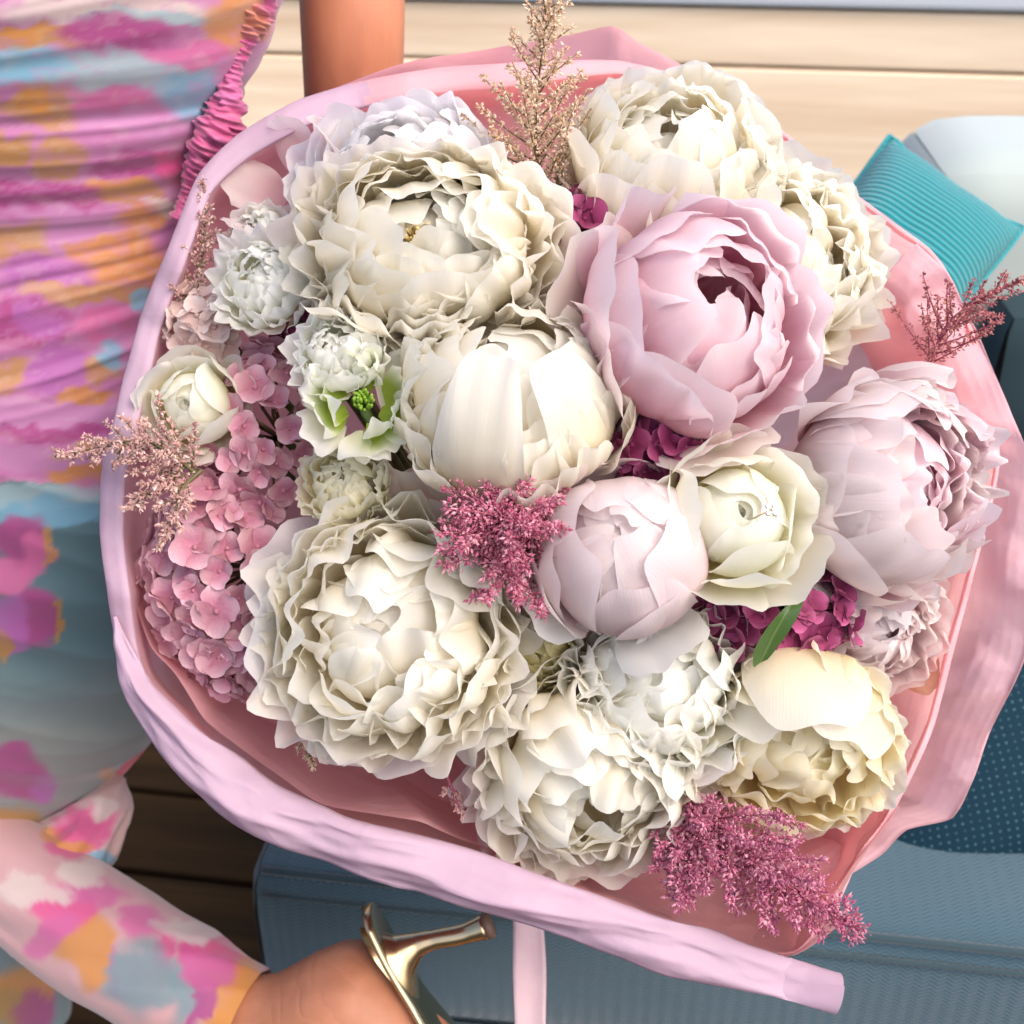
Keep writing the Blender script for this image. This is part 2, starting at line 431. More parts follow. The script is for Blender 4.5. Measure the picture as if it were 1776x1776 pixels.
def basis_euler(x, y):
    x = Vector(x).normalized(); z = x.cross(Vector(y)).normalized(); y = z.cross(x)
    return Matrix((x, y, z)).transposed().to_euler()
def camdir(a, b, c): return RT*a + UP*b - FW*c
pillow('teal_cushion', .155, .42, .13, M['teal'], 'bright teal ribbed knit cushion leaning on the pale sofa back', P(1452, 588, 1.10),
       basis_euler(camdir(.78, -.60, .10), camdir(.42, .85, -.25)))
pillow('navy_cushion', .46, .42, .16, M['navy'], 'dark navy dotted cushion standing on the grey sofa seat', P(1800, 1120, 1.16),
       basis_euler(camdir(.94, .20, .1), camdir(-.15, .85, -.35)))

# ------------------------------------------------------------------ person
person = thing('person', 'woman in a pink, orange and blue floral print dress, one bent leg, holding the bouquet', 'person', (-.40, .84, 0))
bpy.context.view_layer.update()
PL = Vector(person.location)
TIE = P(915, 1180, .97)
def skin_body(name, verts, edges, radii, mat, parent, sub=2, root=0):
    me = bpy.data.meshes.new(name); me.from_pydata([tuple(Vector(v)-PL) for v in verts], edges, [])
    me.materials.append(mat)
    o = link(bpy.data.objects.new(name, me), parent)
    md = o.modifiers.new('skin', 'SKIN'); md.use_smooth_shade = True
    sv = me.skin_vertices[0] if me.skin_vertices else None
    if sv is None:
        bpy.context.view_layer.objects.active = o
        bpy.context.view_layer.update()
        sv = me.skin_vertices[0]
    for i, r in enumerate(radii):
        sv.data[i].radius = (r, r) if not isinstance(r, tuple) else r
        sv.data[i].use_root = (i == root)
    s = o.modifiers.new('sub', 'SUBSURF'); s.levels = sub; s.render_levels = sub
    return o
ANK = P(476, 1778, .90); KNEE = P(-260, 1365, .99)
HEELB = P(606, 1692, .885); BALL = P(800, 1900, .88); TOE = P(850, 2010, .87)
el = P(612, 440, .99); sh = P(600, -420, .83)
wr = P(800, 1130, 1.09); GRIP = TIE.lerp(P(930, 1350, 1.1), .45)
jv = [(-.385, .85, .86), (-.35, .84, 1.02), (-.31, .84, 1.18), (-.30, .85, 1.32), (-.30, .86, 1.42),  # 0-4 pelvis..neck
      tuple(sh), tuple(P(612, 60, .86)), tuple(el), tuple((el+wr)/2), tuple(wr),                        # 5-9 arm
      (-.46, .86, .80), tuple((Vector((-.46, .86, .80))+KNEE)/2), tuple(KNEE), tuple(KNEE.lerp(ANK, .35)), tuple(KNEE.lerp(ANK, .7)), tuple(ANK),  # 10-15 bent leg
      (-.40, .88, .78), (-.54, .90, .44), (-.56, .92, .09), (-.54, .80, .03),                             # 16-19 standing leg
      (-.47, .88, 1.35), (-.56, .90, 1.10), (-.50, .74, .98)]                                           # 20-22 other arm
je = [(0, 1), (1, 2), (2, 3), (3, 4), (3, 5), (5, 6), (6, 7), (7, 8), (8, 9), (0, 10), (10, 11), (11, 12), (12, 13), (13, 14), (14, 15),
      (0, 16), (16, 17), (17, 18), (18, 19), (3, 20), (20, 21), (21, 22)]
jr = [.12, .095, .10, .10, .05, .044, .0405, .036, .034, .024, .08, .072, .056, .056, .044, .034, .078, .054, .034, .024, .046, .036, .026]; jr[12] = .05; jr[13] = .030; jr[14] = .029; jr[15] = .030
# foot of the raised leg continues the same surface
k0 = len(jv)
jv += [tuple(HEELB), tuple(P(690, 1840, .885)), tuple(BALL), tuple(TOE)]
je += [(15, k0), (k0, k0+1), (k0+1, k0+2), (k0+2, k0+3)]
jr += [.054, .044, .036, .018]
# hand: palm and five fingers closed round the stems
hp = wr.lerp(GRIP, .45)
kh = len(jv); jv.append(tuple(hp)); je.append((9, kh)); jr.append(.026)
ax_st = (P(930, 1350, 1.1)-TIE).normalized()
side = (GRIP-wr).normalized(); outw = ax_st.cross(side).normalized()
for q in range(4):
    b0 = hp + ax_st*((q-1.5)*.019) + side*.03
    ln = (.92, 1.0, .96, .78)[q]
    p1 = b0 + side*.028*ln - outw*.02; p2 = p1 + side*.012*ln + outw*.026*ln; p3 = p2 - side*.02*ln + outw*.012*ln
    k = len(jv); jv += [tuple(b0), tuple(p1), tuple(p2), tuple(p3)]
    je += [(kh, k), (k, k+1), (k+1, k+2), (k+2, k+3)]; jr += [.0105, .009, .0082, .0065]
b0 = hp + ax_st*-.03 + outw*.016; p1 = b0 - ax_st*.012 + side*.03 + outw*.014; p2 = p1 + side*.024 - outw*.004
k = len(jv); jv += [tuple(b0), tuple(p1), tuple(p2)]; je += [(kh, k), (k, k+1), (k+1, k+2)]; jr += [.013, .010, .0075]
body = skin_body('body', jv, je, jr, M['skin'], person)

# ---- printed cloth colours: laid on the vertices of the cloth as flat print
LILAC = (212, 150, 196); PINK = (222, 120, 172); MAGENTA = (186, 80, 146); HOT = (236, 98, 160); ORANGE = (226, 158, 82); TAN = (206, 156, 96)
BLUE = (138, 190, 214); PALEB = (176, 200, 206); GREYB = (142, 166, 172); TEALG = (104, 136, 144); VIOLET = (194, 116, 186); CREAM = (232, 214, 206); OCHRE = (196, 148, 70)
PRINT = [  # px, py, rx, ry, colour
 (200, 12, 190, 30, CREAM), (300, 30, 160, 16, PALEB), (60, 62, 90, 26, TAN), (40, 50, 60, 14, ORANGE), (200, 55, 90, 30, MAGENTA), (410, 40, 60, 60, ORANGE),
 (170, 122, 190, 36, PALEB), (40, 112, 70, 36, BLUE), (330, 90, 90, 20, PINK), (335, 158, 52, 44, BLUE), (75, 190, 78, 36, TAN), (60, 180, 50, 22, ORANGE),
 (210, 178, 70, 20, PINK), (260, 215, 130, 18, LILAC), (100, 272, 46, 36, TAN), (20, 260, 30, 24, OCHRE), (250, 285, 90, 24, MAGENTA), (200, 318, 60, 14, ORANGE),
 (320, 292, 50, 26, HOT), (60, 340, 150, 28, MAGENTA), (230, 338, 52, 26, TAN), (285, 356, 44, 14, CREAM), (120, 400, 140, 36, LILAC), (40, 420, 50, 40, TAN),
 (250, 385, 50, 24, ORANGE), (200, 450, 90, 46, ORANGE), (90, 480, 80, 46, VIOLET), (180, 510, 130, 18, TAN), (240, 520, 30, 22, BLUE), (40, 560, 90, 40, MAGENTA),
 (190, 560, 60, 24, PINK), (70, 560, 40, 26, VIOLET), (20, 650, 40, 34, TAN), (110, 640, 50, 50, VIOLET), (170, 640, 40, 30, TAN), (190, 610, 30, 26, BLUE), (60, 720, 160, 30, LILAC),
 (160, 690, 60, 14, ORANGE), (100, 745, 120, 14, MAGENTA), (60, 790, 120, 24, LILAC), (140, 822, 62, 20, ORANGE), (130, 775, 40, 12, TAN), (150, 848, 40, 12, PINK),
 (60, 860, 150, 24, PALEB), (100, 890, 120, 24, BLUE), (40, 930, 46, 40, MAGENTA), (62, 960, 34, 40, PINK), (20, 1000, 40, 44, PINK), (60, 1070, 42, 42, MAGENTA), (20, 1090, 30, 50, VIOLET),
 (86, 945, 10, 34, TAN), (98, 1080, 8, 34, OCHRE), (10, 1120, 16, 30, OCHRE),
 (30, 1340, 52, 44, MAGENTA), (70, 1365, 30, 30, VIOLET), (20, 1430, 50, 30, OCHRE), (60, 1480, 70, 20, PINK), (150, 1410, 70, 14, PINK), (200, 1340, 24, 14, ORANGE),
 (40, 1520, 50, 18, ORANGE)]
SHINP = [(110, 1575, 60, 46, HOT), (90, 1620, 40, 40, PINK), (165, 1545, 60, 26, PINK), (160, 1655, 44, 66, ORANGE), (205, 1690, 14, 40, PINK), (245, 1600, 40, 40, PINK), (290, 1640, 18, 40, HOT),
 (340, 1620, 40, 18, PINK), (250, 1700, 70, 60, GREYB), (320, 1720, 30, 60, GREYB), (345, 1680, 20, 40, MAGENTA), (395, 1690, 36, 90, ORANGE), (350, 1745, 22, 50, MAGENTA), (400, 1770, 30, 30, ORANGE),
 (60, 1545, 60, 20, CREAM), (150, 1515, 40, 20, CREAM), (130, 1470, 60, 16, HOT), (100, 1450, 40, 14, ORANGE), (170, 1450, 30, 16, CREAM)]
UNDERP = [(20, 1740, 34, 40, OCHRE), (60, 1750, 36, 40, MAGENTA), (40, 1700, 50, 24, ORANGE), (90, 1640, 18, 20, TAN)]
def warp(px, py, a=26, f=.011):
    n1 = np.array([mnoise.noise(Vector((x*f, y*f*1.4, 3.1))) for x, y in zip(px, py)])
    n2 = np.array([mnoise.noise(Vector((x*f, y*f*1.4, 9.7))) for x, y in zip(px, py)])
    n3 = np.array([mnoise.noise(Vector((x*f*3.0, y*f*5.4, 5.5)))+.25*mnoise.noise(Vector((x*f*7.0, y*f*13., 8.5))) for x, y in zip(px, py)])
    return px+n1*a*1.4+n3*a*.5, py+n2*a*.8+n3*a*.45
def paint_print(o, blots, base_fn, mirror=False):
    me = o.data
    co = [o.matrix_world @ v.co for v in me.vertices]
    pr = np.array([proj(c) for c in co])
    px, py = warp(pr[:, 0], pr[:, 1])
    col = np.array([lin(base_fn(x, y)) for x, y in zip(px, py)])
    px = np.abs(px)                                   # the print carries on, mirrored, past the left of the view
    blots = list(blots)+[(bx+265, by+70, rx, ry, c) for bx, by, rx, ry, c in blots if by > 330 and bx+265-rx > 250]+[(bx+480, by-30, rx, ry, c) for bx, by, rx, ry, c in blots if bx < 200 and bx+480-rx > 490]
    for bx, by, rx, ry, c in blots:
        d = ((px-bx)/rx)**2+((py-by)/ry)**2
        wgt = (lambda q: q*q*(3-2*q))(np.clip((1.45-d)/.95, 0, 1))[:, None]*.88
        col = col*(1-wgt)+np.array(lin(c))*wgt
    mb = np.array([mnoise.noise(Vector((x*.022, y*.05, 21.)))+.5*mnoise.noise(Vector((x*.06, y*.12, 31.))) for x, y in zip(px, py)])
    for lo, cc, am in ((.15, lin(LILAC), .32), (-.16, lin(CREAM), .16)):
        wg = np.clip((mb-lo)/.25 if lo > 0 else (lo-mb)/.25, 0, 1)[:, None]*am*(py < 840)[:, None]
        col = col*(1-wg)+np.array(cc)*wg
    col = col**1.12*.66
    at = me.color_attributes.new('print', 'FLOAT_COLOR', 'POINT')
    at.data.foreach_set('color', np.c_[col, np.ones(len(col))].astype(np.float32).ravel())

def lerp_keys(keys, z):
    keys = sorted(keys)
    zs = [k[0] for k in keys]
    out = []
    for i in range(1, len(keys[0])):
        out.append(np.interp(z, zs, [k[i] for k in keys]))
    return out
# z, right edge x, half width, centre y, half depth
DK = [(1.42, -.17, .13, .85, .085), (1.30, -.135, .155, .84, .10), (1.19, -.135, .165, .83, .112), (1.152, -.145, .165, .825, .108), (1.118, -.162, .160, .825, .104), (1.086, -.182, .155, .825, .100),
      (1.058, -.199, .150, .826, .098), (1.02, -.213, .150, .83, .098), (.97, -.213, .160, .83, .106), (.88, -.205, .175, .83, .122), (.78, -.205, .185, .83, .130),
      (.70, -.222, .185, .825, .130), (.62, -.268, .180, .815, .125), (.557, -.322, .170, .80, .115), (.50, -.382, .155, .79, .105), (.44, -.444, .135, .785, .095), (.40, -.50, .11, .785, .085)]
def ridge(x):
    return 1-abs(x)*2
def fold_disp(x, z, a):
    d = 0
    # gathered bodice: fine horizontal pleats that fan out from the side seam
    k = min(1, max(0, (z-.86)/.10))
    if k > 0:
        fan = (x+.19)
        zz = z*1.0 + .10*fan*math.sin(z*9) + .018*mnoise.noise(Vector((x*7, z*10, 1.3)))
        zz -= .32*(x+.35)*min(1, max(0, (1.035-z)/.05))
        n = mnoise.noise(Vector((x*2.2, zz*78, 7.7)))
        n2 = mnoise.noise(Vector((x*3.0, zz*30, 2.2)))
        d += k*(.0028*ridge(n) + .005*n2)
    k2 = 1-k
    # smooth skirt: slow diagonal drag lines
    zz = z + .55*x
    d += k2*(.006*mnoise.noise(Vector((x*5, zz*16, 4.))) + .0035*ridge(mnoise.noise(Vector((x*3, zz*22, 8.)))))
    return d
def loft_dress(name, keys, z0, z1, nz, na, mat, parent, fold, blots, base):
    V = []
    for i in range(nz):
        z = z0+(z1-z0)*i/(nz-1)
        ex, hw, cy, hd = lerp_keys(keys, z)
        cx = ex-hw
        for j in range(na):
            a = 2*PI*j/na
            ca, sa = math.cos(a), math.sin(a)
            x = cx+hw*ca; y = cy-hd*sa
            d = fold(x, z, a)
            V.append((x+ca*d-PL.x, y-sa*d-PL.y, z-PL.z))
    o = mesh_obj(name, V, grid_faces(nz, na, True), mat, parent)
    bpy.context.view_layer.update()
    paint_print(o, blots, base)
    return o
def base_dress(x, y):
    if y < 835: return (208, 136, 184)
    t = min(1, max(0, (y-1120)/160))
    return tuple(a*(1-t)+b*t for a, b in zip(TEALG, (160, 166, 162)))
dress = loft_dress('dress', DK, 1.30, .40, 520, 380, M['dress'], person, fold_disp, PRINT, base_dress)
UK = [(.80, -.24, .16, .86, .12), (.5, -.30, .17, .87, .12), (.12, -.30, .17, .88, .13)]
def fold_u(x, z, a): return .014*mnoise.noise(Vector((math.cos(a)*2.2, math.sin(a)*2.2, z*1.2))) + .006*math.sin(a*9+z*3)
loft_dress('underskirt', [(z, e-.06-.13*(1-(z-.12)/.68), h, y, d) for z, e, h, y, d in UK], .80, .12, 90, 120, M['dress'], person, fold_u, UNDERP, lambda x, y: (138, 158, 164))

# hem band along the lower edge of the skirt panel
hem = []
for k in range(60):
    z = .60-.20*k/59
    ex, hw, cy, hd = lerp_keys(DK, z)
    a = R_(14)
    hem.append((ex-hw+hw*math.cos(a)-PL.x, cy-hd*math.sin(a)-PL.y, z))
ho = tube('hem', hem, .0055, M['dress'], person, 8); bpy.context.view_layer.update()
paint_print(ho, [], lambda x, y: (222, 128, 140))

# gathered seam running down the side of the bodice
sp = catmull([tuple(P(455, -120, .735)), tuple(P(432, 0, .742)), tuple(P(418, 70, .748)), tuple(P(402, 130, .754)), tuple(P(388, 200, .762)), tuple(P(362, 262, .77)), tuple(P(334, 320, .778)), tuple(P(315, 380, .785))], 240)
T_, N_, B_ = frames(sp); V = []; ns = 20
for i in range(240):
    env = .0085+.004*math.sin(i*.05)
    for j in range(ns):
        a = 2*PI*j/ns
        n = mnoise.noise(Vector((i*.16, math.cos(a)*1.1, math.sin(a)*1.1)))
        n2 = mnoise.noise(Vector((i*.33, math.cos(a)*.8, math.sin(a)*.8+5)))
        r = env*(1+.42*ridge(n)+.30*n2)
        V.append(sp[i]+r*1.25*math.cos(a)*N_[i]+r*math.sin(a)*B_[i]-np.array(PL))
ru = mesh_obj('ruched_seam', V, grid_faces(240, ns, True), M['dress'], person)
bpy.context.view_layer.update()
paint_print(ru, [(410, 40, 60, 40, (226, 150, 110)), (395, 150, 40, 30, PINK)], lambda x, y: (224, 108, 160))

# cloth over the raised shin
def sleeve(name, path, radii, nr, na, blots, base, cut=None, fn=None):
    pts = catmull([tuple(p) for p in path], nr); T, N, B = frames(pts); V = []
    rad = np.interp(np.linspace(0, 1, nr), np.linspace(0, 1, len(radii)), radii)
    for i in range(nr):
        for j in range(na):
            a = 2*PI*j/na
            r = rad[i]*(1+(fn(i/(nr-1), a) if fn else 0))
            c = pts[i] + (T[i]*cut(a)*(i/(nr-1))**4 if cut else 0)
            V.append(c+r*(math.cos(a)*N[i]+math.sin(a)*B[i])-np.array(PL))
    o = mesh_obj(name, V, grid_faces(nr, na, True), M['dress'], person)
    bpy.context.view_layer.update(); paint_print(o, blots, base); return o
def shin_fn(s, a):
    return .05*ridge(mnoise.noise(Vector((s*2.2+a*.7, math.cos(a+s*2)*1.1, math.sin(a+s*2)*1.1+6))))+.05*mnoise.noise(Vector((s*5, math.cos(a)*1.3, math.sin(a)*1.3))) + .03*ridge(mnoise.noise(Vector((s*9, math.cos(a)*2, math.sin(a)*2+3))))*(1-s)
sleeve('skirt_wrap', [P(-150, 1420, .975), P(40, 1532, .955), P(190, 1634, .935), P(320, 1712, .916), P(432, 1762, .903)],
       [.036, .042, .0445, .043, .0335], 150, 90, SHINP, lambda x, y: (222, 178, 178), fn=shin_fn)
# bunched cloth where the skirt folds back under itself
def bunch_fn(s, a):
    return .22*ridge(mnoise.noise(Vector((s*3.2, math.cos(a)*1.6, math.sin(a)*1.6))))+.16*mnoise.noise(Vector((s*6, math.cos(a)*2.4, math.sin(a)*2.4+7)))
sleeve('gathered_fold', [P(10, 1560, .985), P(95, 1500, .975), P(150, 1450, .985), P(180, 1400, 1.0), P(200, 1350, 1.02)], [.03, .030, .027, .020, .008], 110, 70,
       SHINP+[(150, 1430, 60, 40, HOT), (170, 1400, 30, 20, CREAM), (120, 1470, 40, 14, ORANGE), (165, 1500, 40, 14, BLUE)], lambda x, y: (226, 190, 186), fn=bunch_fn)

# shoe of the raised foot: sole plank + flared stiletto heel
shoe = bpy.data.objects.new('shoe', None); COL.objects.link(shoe); shoe.parent = person; shoe.empty_display_size = .02
sole_px = [(632, 1574, .868), (648, 1612, .866), (672, 1660, .866), (702, 1712, .866), (738, 1768, .866), (790, 1838, .867), (850, 1920, .868), (905, 1985, .868)]
spath = catmull([tuple(P(*q)) for q in sole_px], 60); T_, N_, B_ = frames(spath)
V = []; wid = np.interp(np.linspace(0, 1, 60), [0, .04, .12, .3, .5, .75, .93, 1], [.004, .018, .027, .029, .028, .040, .036, .008])
vdir = np.array(FW)                                     # width runs away from the viewer
ns = 16
for i in range(60):
    wv = vdir - T_[i]*np.dot(vdir, T_[i]); wv /= np.linalg.norm(wv); hv = np.cross(T_[i], wv)
    for j in range(ns):
        a = 2*PI*j/ns
        V.append(spath[i]+wv*(wid[i]*np.sign(math.cos(a))*abs(math.cos(a))**.6+.012)+hv*.0042*np.sign(math.sin(a))*abs(math.sin(a))**.7-np.array(PL))
F = grid_faces(60, ns, True); F.append(tuple(range(ns))[::-1]); F.append(tuple(59*ns+j for j in range(ns)))
mesh_obj('sole', V, F, M['gold'], shoe)
# heel: lofted from a long seat on the sole to a slender round spike
ha = P(668, 1650, .872); tipp = P(852, 1606, .862)
cl = catmull([tuple(P(676, 1672, .868)), tuple(P(697, 1656, .867)), tuple(P(722, 1640, .866)), tuple(P(752, 1630, .865)), tuple(P(800, 1621, .864)), tuple(P(842, 1607, .863))], 40)
T_, N_, B_ = frames(cl); V = []; ns = 20
soledir = np.array((P(735, 1765, .866)-P(648, 1612, .866)).normalized())
lr = np.interp(np.linspace(0, 1, 40), [0, .1, .25, .42, .6, .85, 1], [.034, .026, .0145, .0088, .0068, .0072, .0092])
wr_ = np.interp(np.linspace(0, 1, 40), [0, .1, .25, .42, .6, .85, 1], [.018, .016, .012, .0085, .0068, .0072, .0092])
for i in range(40):
    t = T_[i]; e = soledir-t*np.dot(soledir, t); e /= np.linalg.norm(e); wv = np.cross(t, e)
    for j in range(ns):
        a = 2*PI*j/ns
        V.append(cl[i]+e*lr[i]*math.cos(a)+wv*wr_[i]*math.sin(a)-np.array(PL))
F = grid_faces(40, ns, True); F.append(tuple(39*ns+j for j in range(ns)))
heel = mesh_obj('heel', V, F, M['gold'], shoe)
cp = [cl[-1]-np.array(PL), cl[-1]+T_[-1]*.005-np.array(PL)]
tube('heel_tip', cp, [.0096, .0092], M['heelcap'], heel, 20)
up_px = [(606, 1850), (660, 1842), (720, 1880), (780, 1950)]

# ------------------------------------------------------------------ paper wrap
wrap = thing('paper_wrap', 'translucent pink tissue paper cone with rolled lilac edge wrapped round the whole bouquet', 'wrapping paper', TIE)
bpy.context.view_layer.update()
WL = np.array(wrap.location)
def tri(x):
    x = x-math.floor(x); return 1-abs(2*x-1)*1.0
FOLD = [(math.cos(a), math.sin(a), f, o, w) for a, f, o, w in ((.35, .55, .1, 1.), (1.25, .8, .45, .8), (2.2, .65, .7, .9), (2.85, 1.1, .2, .5), (.9, 1.9, .33, .28), (1.9, 2.3, .9, .22))]
def crumple(u, v, amp, f=3.0, seed=0):
    u += .22*mnoise.noise(Vector((u*1.3, v*1.3, seed))); v += .22*mnoise.noise(Vector((u*1.3, v*1.3, seed+9)))
    h = sum(w*(tri((a*u+b_*v)*fr*f*.5+o+seed*.37)-.5) for a, b_, fr, o, w in FOLD)
    return amp*h
def sheet(name, outline, prof, mat, closed=True, n=220, seed=0, amp=.006, apex=(925, 1110, 1.0), pleat=0., lil=None):
    """outline: (px, py, depth, band) round the mouth; prof(t, band) -> (inward fraction, d depth)"""
    arr = [np.array(o, dtype=float) for o in outline]
    if closed:
        m = len(arr); ext = arr[-2:]+arr+arr[:3]
        loop = []
        for k in range(n):
            u = k/n*m; i = int(u); t = u-i
            a, b, c, d = ext[i+1], ext[i+2], ext[i+3], ext[i+4] if i+4 < len(ext) else ext[-1]
            tt = .5*((2*b)+(-a+c)*t+(2*a-5*b+4*c-d)*t*t+(-a+3*b-3*c+d)*t**3)
            loop.append(tt*.6+(b*(1-t)+c*t)*.4)
        loop = np.array(loop)
    else:
        loop = catmull(arr, n)*.6+np.array([np.array([np.interp(k/(n-1), np.linspace(0, 1, len(arr)), [a[c] for a in arr]) for c in range(4)]) for k in range(n)])*.4
    pr = np.array(prof, dtype=float); nf = int((pr[:, 0] == 0).sum()); body_ = pr[nf-1:]
    m_ = (len(body_)-1)*5+1; ex_ = np.array([[np.interp(q/5, np.arange(len(body_)), body_[:, c]) for c in range(3)] for q in range(1, m_)])
    prof = np.vstack([pr[:nf], ex_]).tolist()
    ap = np.array(apex[:2]); V = []; rows = len(prof)
    for r, (fr, bd, dd) in enumerate(prof):
        for k in range(n):
            px, py, d, bw = loop[k]
            L = math.hypot(px-ap[0], py-ap[1]); ux, uy = (ap[0]-px)/L, (ap[1]-py)/L
            inn = bw*bd + fr*L
            dep = d + dd*(bw/60 if fr == 0 else 1) + (apex[2]-d)*(min(1, fr)**.72)*(1 if fr > 0 else 0)
            p = np.array(P(px+ux*inn, py+uy*inn, dep))
            edge = .8 if fr == 0 else 1
            if fr > .02 and pleat:
                th_ = math.atan2(py-ap[1], px-ap[0])
                inn += pleat*min(1, (fr-.02)*12)*(1-min(1, fr))*((tri(th_*4.3+.5*mnoise.noise(Vector((math.cos(th_)*3, math.sin(th_)*3, fr*4))))-.5)*1.2+(tri(th_*8.1+fr*2.7)-.5)*.6+.5*mnoise.noise(Vector((math.cos(th_)*7, math.sin(th_)*7, fr*3))))
            q = crumple(px/330+fr*2, py/330, amp*edge*(1-min(1, fr)**2), 3.0, seed)
            p = p + np.array(-FW)*q + np.array(RT*ux-UP*uy)*q*.5
            V.append(p-WL)
    fc = grid_faces(rows, n, closed)
    o = mesh_obj(name, V, fc, mat, wrap)
    if lil:
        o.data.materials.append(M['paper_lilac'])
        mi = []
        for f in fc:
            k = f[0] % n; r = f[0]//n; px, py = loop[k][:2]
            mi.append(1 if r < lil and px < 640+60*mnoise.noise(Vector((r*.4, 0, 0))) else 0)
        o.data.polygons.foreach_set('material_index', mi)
    return o
FR = [0.0]*6
main_prof = [(0, 1.1, .060), (0, .6, .050), (0, .12, .030), (0, .02, .012), (0, 0, .005), (0, .05, -.001), (0, .30, -.003), (0, .60, -.005), (0, .90, -.007), (0, .98, -.005), (0, 1.02, .002)]
inner_prof = [(.03, 1.0, .012), (.06, 1.0, .012), (.10, 1., .01), (.16, 1, .01), (.24, 1, 0), (.34, 1, 0), (.46, .8, 0), (.6, .5, 0), (.75, .2, 0), (.9, 0, 0), (.985, 0, 0)]
OUT = [(345, 300, .712, 40), (300, 400, .71, 42), (252, 525, .705, 44), (208, 670, .70, 46), (178, 790, .70, 46), (174, 930, .695, 44), (186, 1040, .69, 40), (215, 1160, .69, 34),
       (290, 1255, .685, 28), (400, 1370, .68, 24), (520, 1440, .68, 22), (640, 1470, .678, 22), (800, 1505, .675, 22), (960, 1545, .675, 22), (1120, 1600, .675, 20), (1290, 1655, .675, 14), (1385, 1655, .675, 8),
       (1450, 1575, .68, 6), (1490, 1490, .685, 6), (1545, 1420, .69, 8), (1610, 1290, .695, 10), (1655, 1130, .70, 10), (1700, 960, .705, 8), (1735, 800, .72, 7), (1715, 690, .73, 7), (1690, 580, .74, 7), (1655, 490, .75, 7), (1612, 430, .755, 7),
       (1480, 333, .77, 7), (1370, 236, .78, 7), (1240, 150, .785, 8), (1080, 105, .775, 24), (880, 108, .75, 44), (700, 126, .725, 46), (520, 172, .72, 48), (415, 232, .715, 46)]
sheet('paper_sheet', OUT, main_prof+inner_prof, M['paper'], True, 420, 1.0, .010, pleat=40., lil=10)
# second sheet showing behind the top edge, with its pointed corner
flat = [(0, 0, 0), (.03, 1, .004), (.07, 1, .006), (.12, 1, .01), (.2, 1, .014), (.32, 1, .01), (.5, 1, .0), (.75, 0, 0), (.97, 0, 0)]
TOP = [(560, 160, .745, 4), (700, 112, .75, 4), (860, 82, .755, 4), (980, 62, .79, 4), (1062, 46, .80, 4), (1110, 76, .80, 4), (1190, 118, .80, 4), (1290, 190, .80, 4), (1370, 260, .79, 4)]
sheet('paper_sheet', TOP, flat, M['paper'], False, 120, 3.0, .010)
RIGHT = [(1590, 420, .735, 4), (1640, 470, .735, 4), (1690, 570, .732, 4), (1776, 765, .73, 4), (1800, 900, .728, 4), (1792, 1040, .725, 4), (1776, 1145, .722, 4), (1722, 1260, .72, 4), (1690, 1350, .718, 4), (1650, 1420, .715, 4), (1572, 1440, .712, 4), (1530, 1482, .71, 4), (1470, 1520, .708, 4), (1400, 1560, .71, 4)]
flap = [(0, 0, 0), (.012, 1, -.002), (.03, 1, -.004), (.05, 1, -.005), (.075, 1, -.004), (.10, 1, .0), (.125, 1, .01), (.16, 1, .03), (.2, 1, .06)]
sheet('paper_sheet', RIGHT, flap, M['paper'], False, 200, 7.0, .016, apex=(925, 1110, .82))
# lower right corner of the inner sheet turned out over the roll
CORN = [(1180, 1640, .672, 3), (1290, 1668, .668, 3), (1388, 1652, .664, 3), (1458, 1600, .664, 3), (1456, 1558, .668, 3), (1492, 1492, .676, 3), (1560, 1400, .684, 3)]
sheet('paper_sheet', CORN, flat, M['paper'], False, 90, 11.0, .008)
FRONT = [(225, 1010, .70, 3), (262, 1120, .70, 3), (300, 1165, .70, 3), (352, 1250, .695, 3), (470, 1335, .69, 3), (560, 1395, .69, 3), (700, 1425, .69, 3), (850, 1470, .685, 3), (900, 1510, .685, 3), (1060, 1560, .685, 3), (1180, 1590, .685, 3)]
sheet('paper_sheet', FRONT, flat, M['paper'], False, 200, 15.0, .012, pleat=34.)
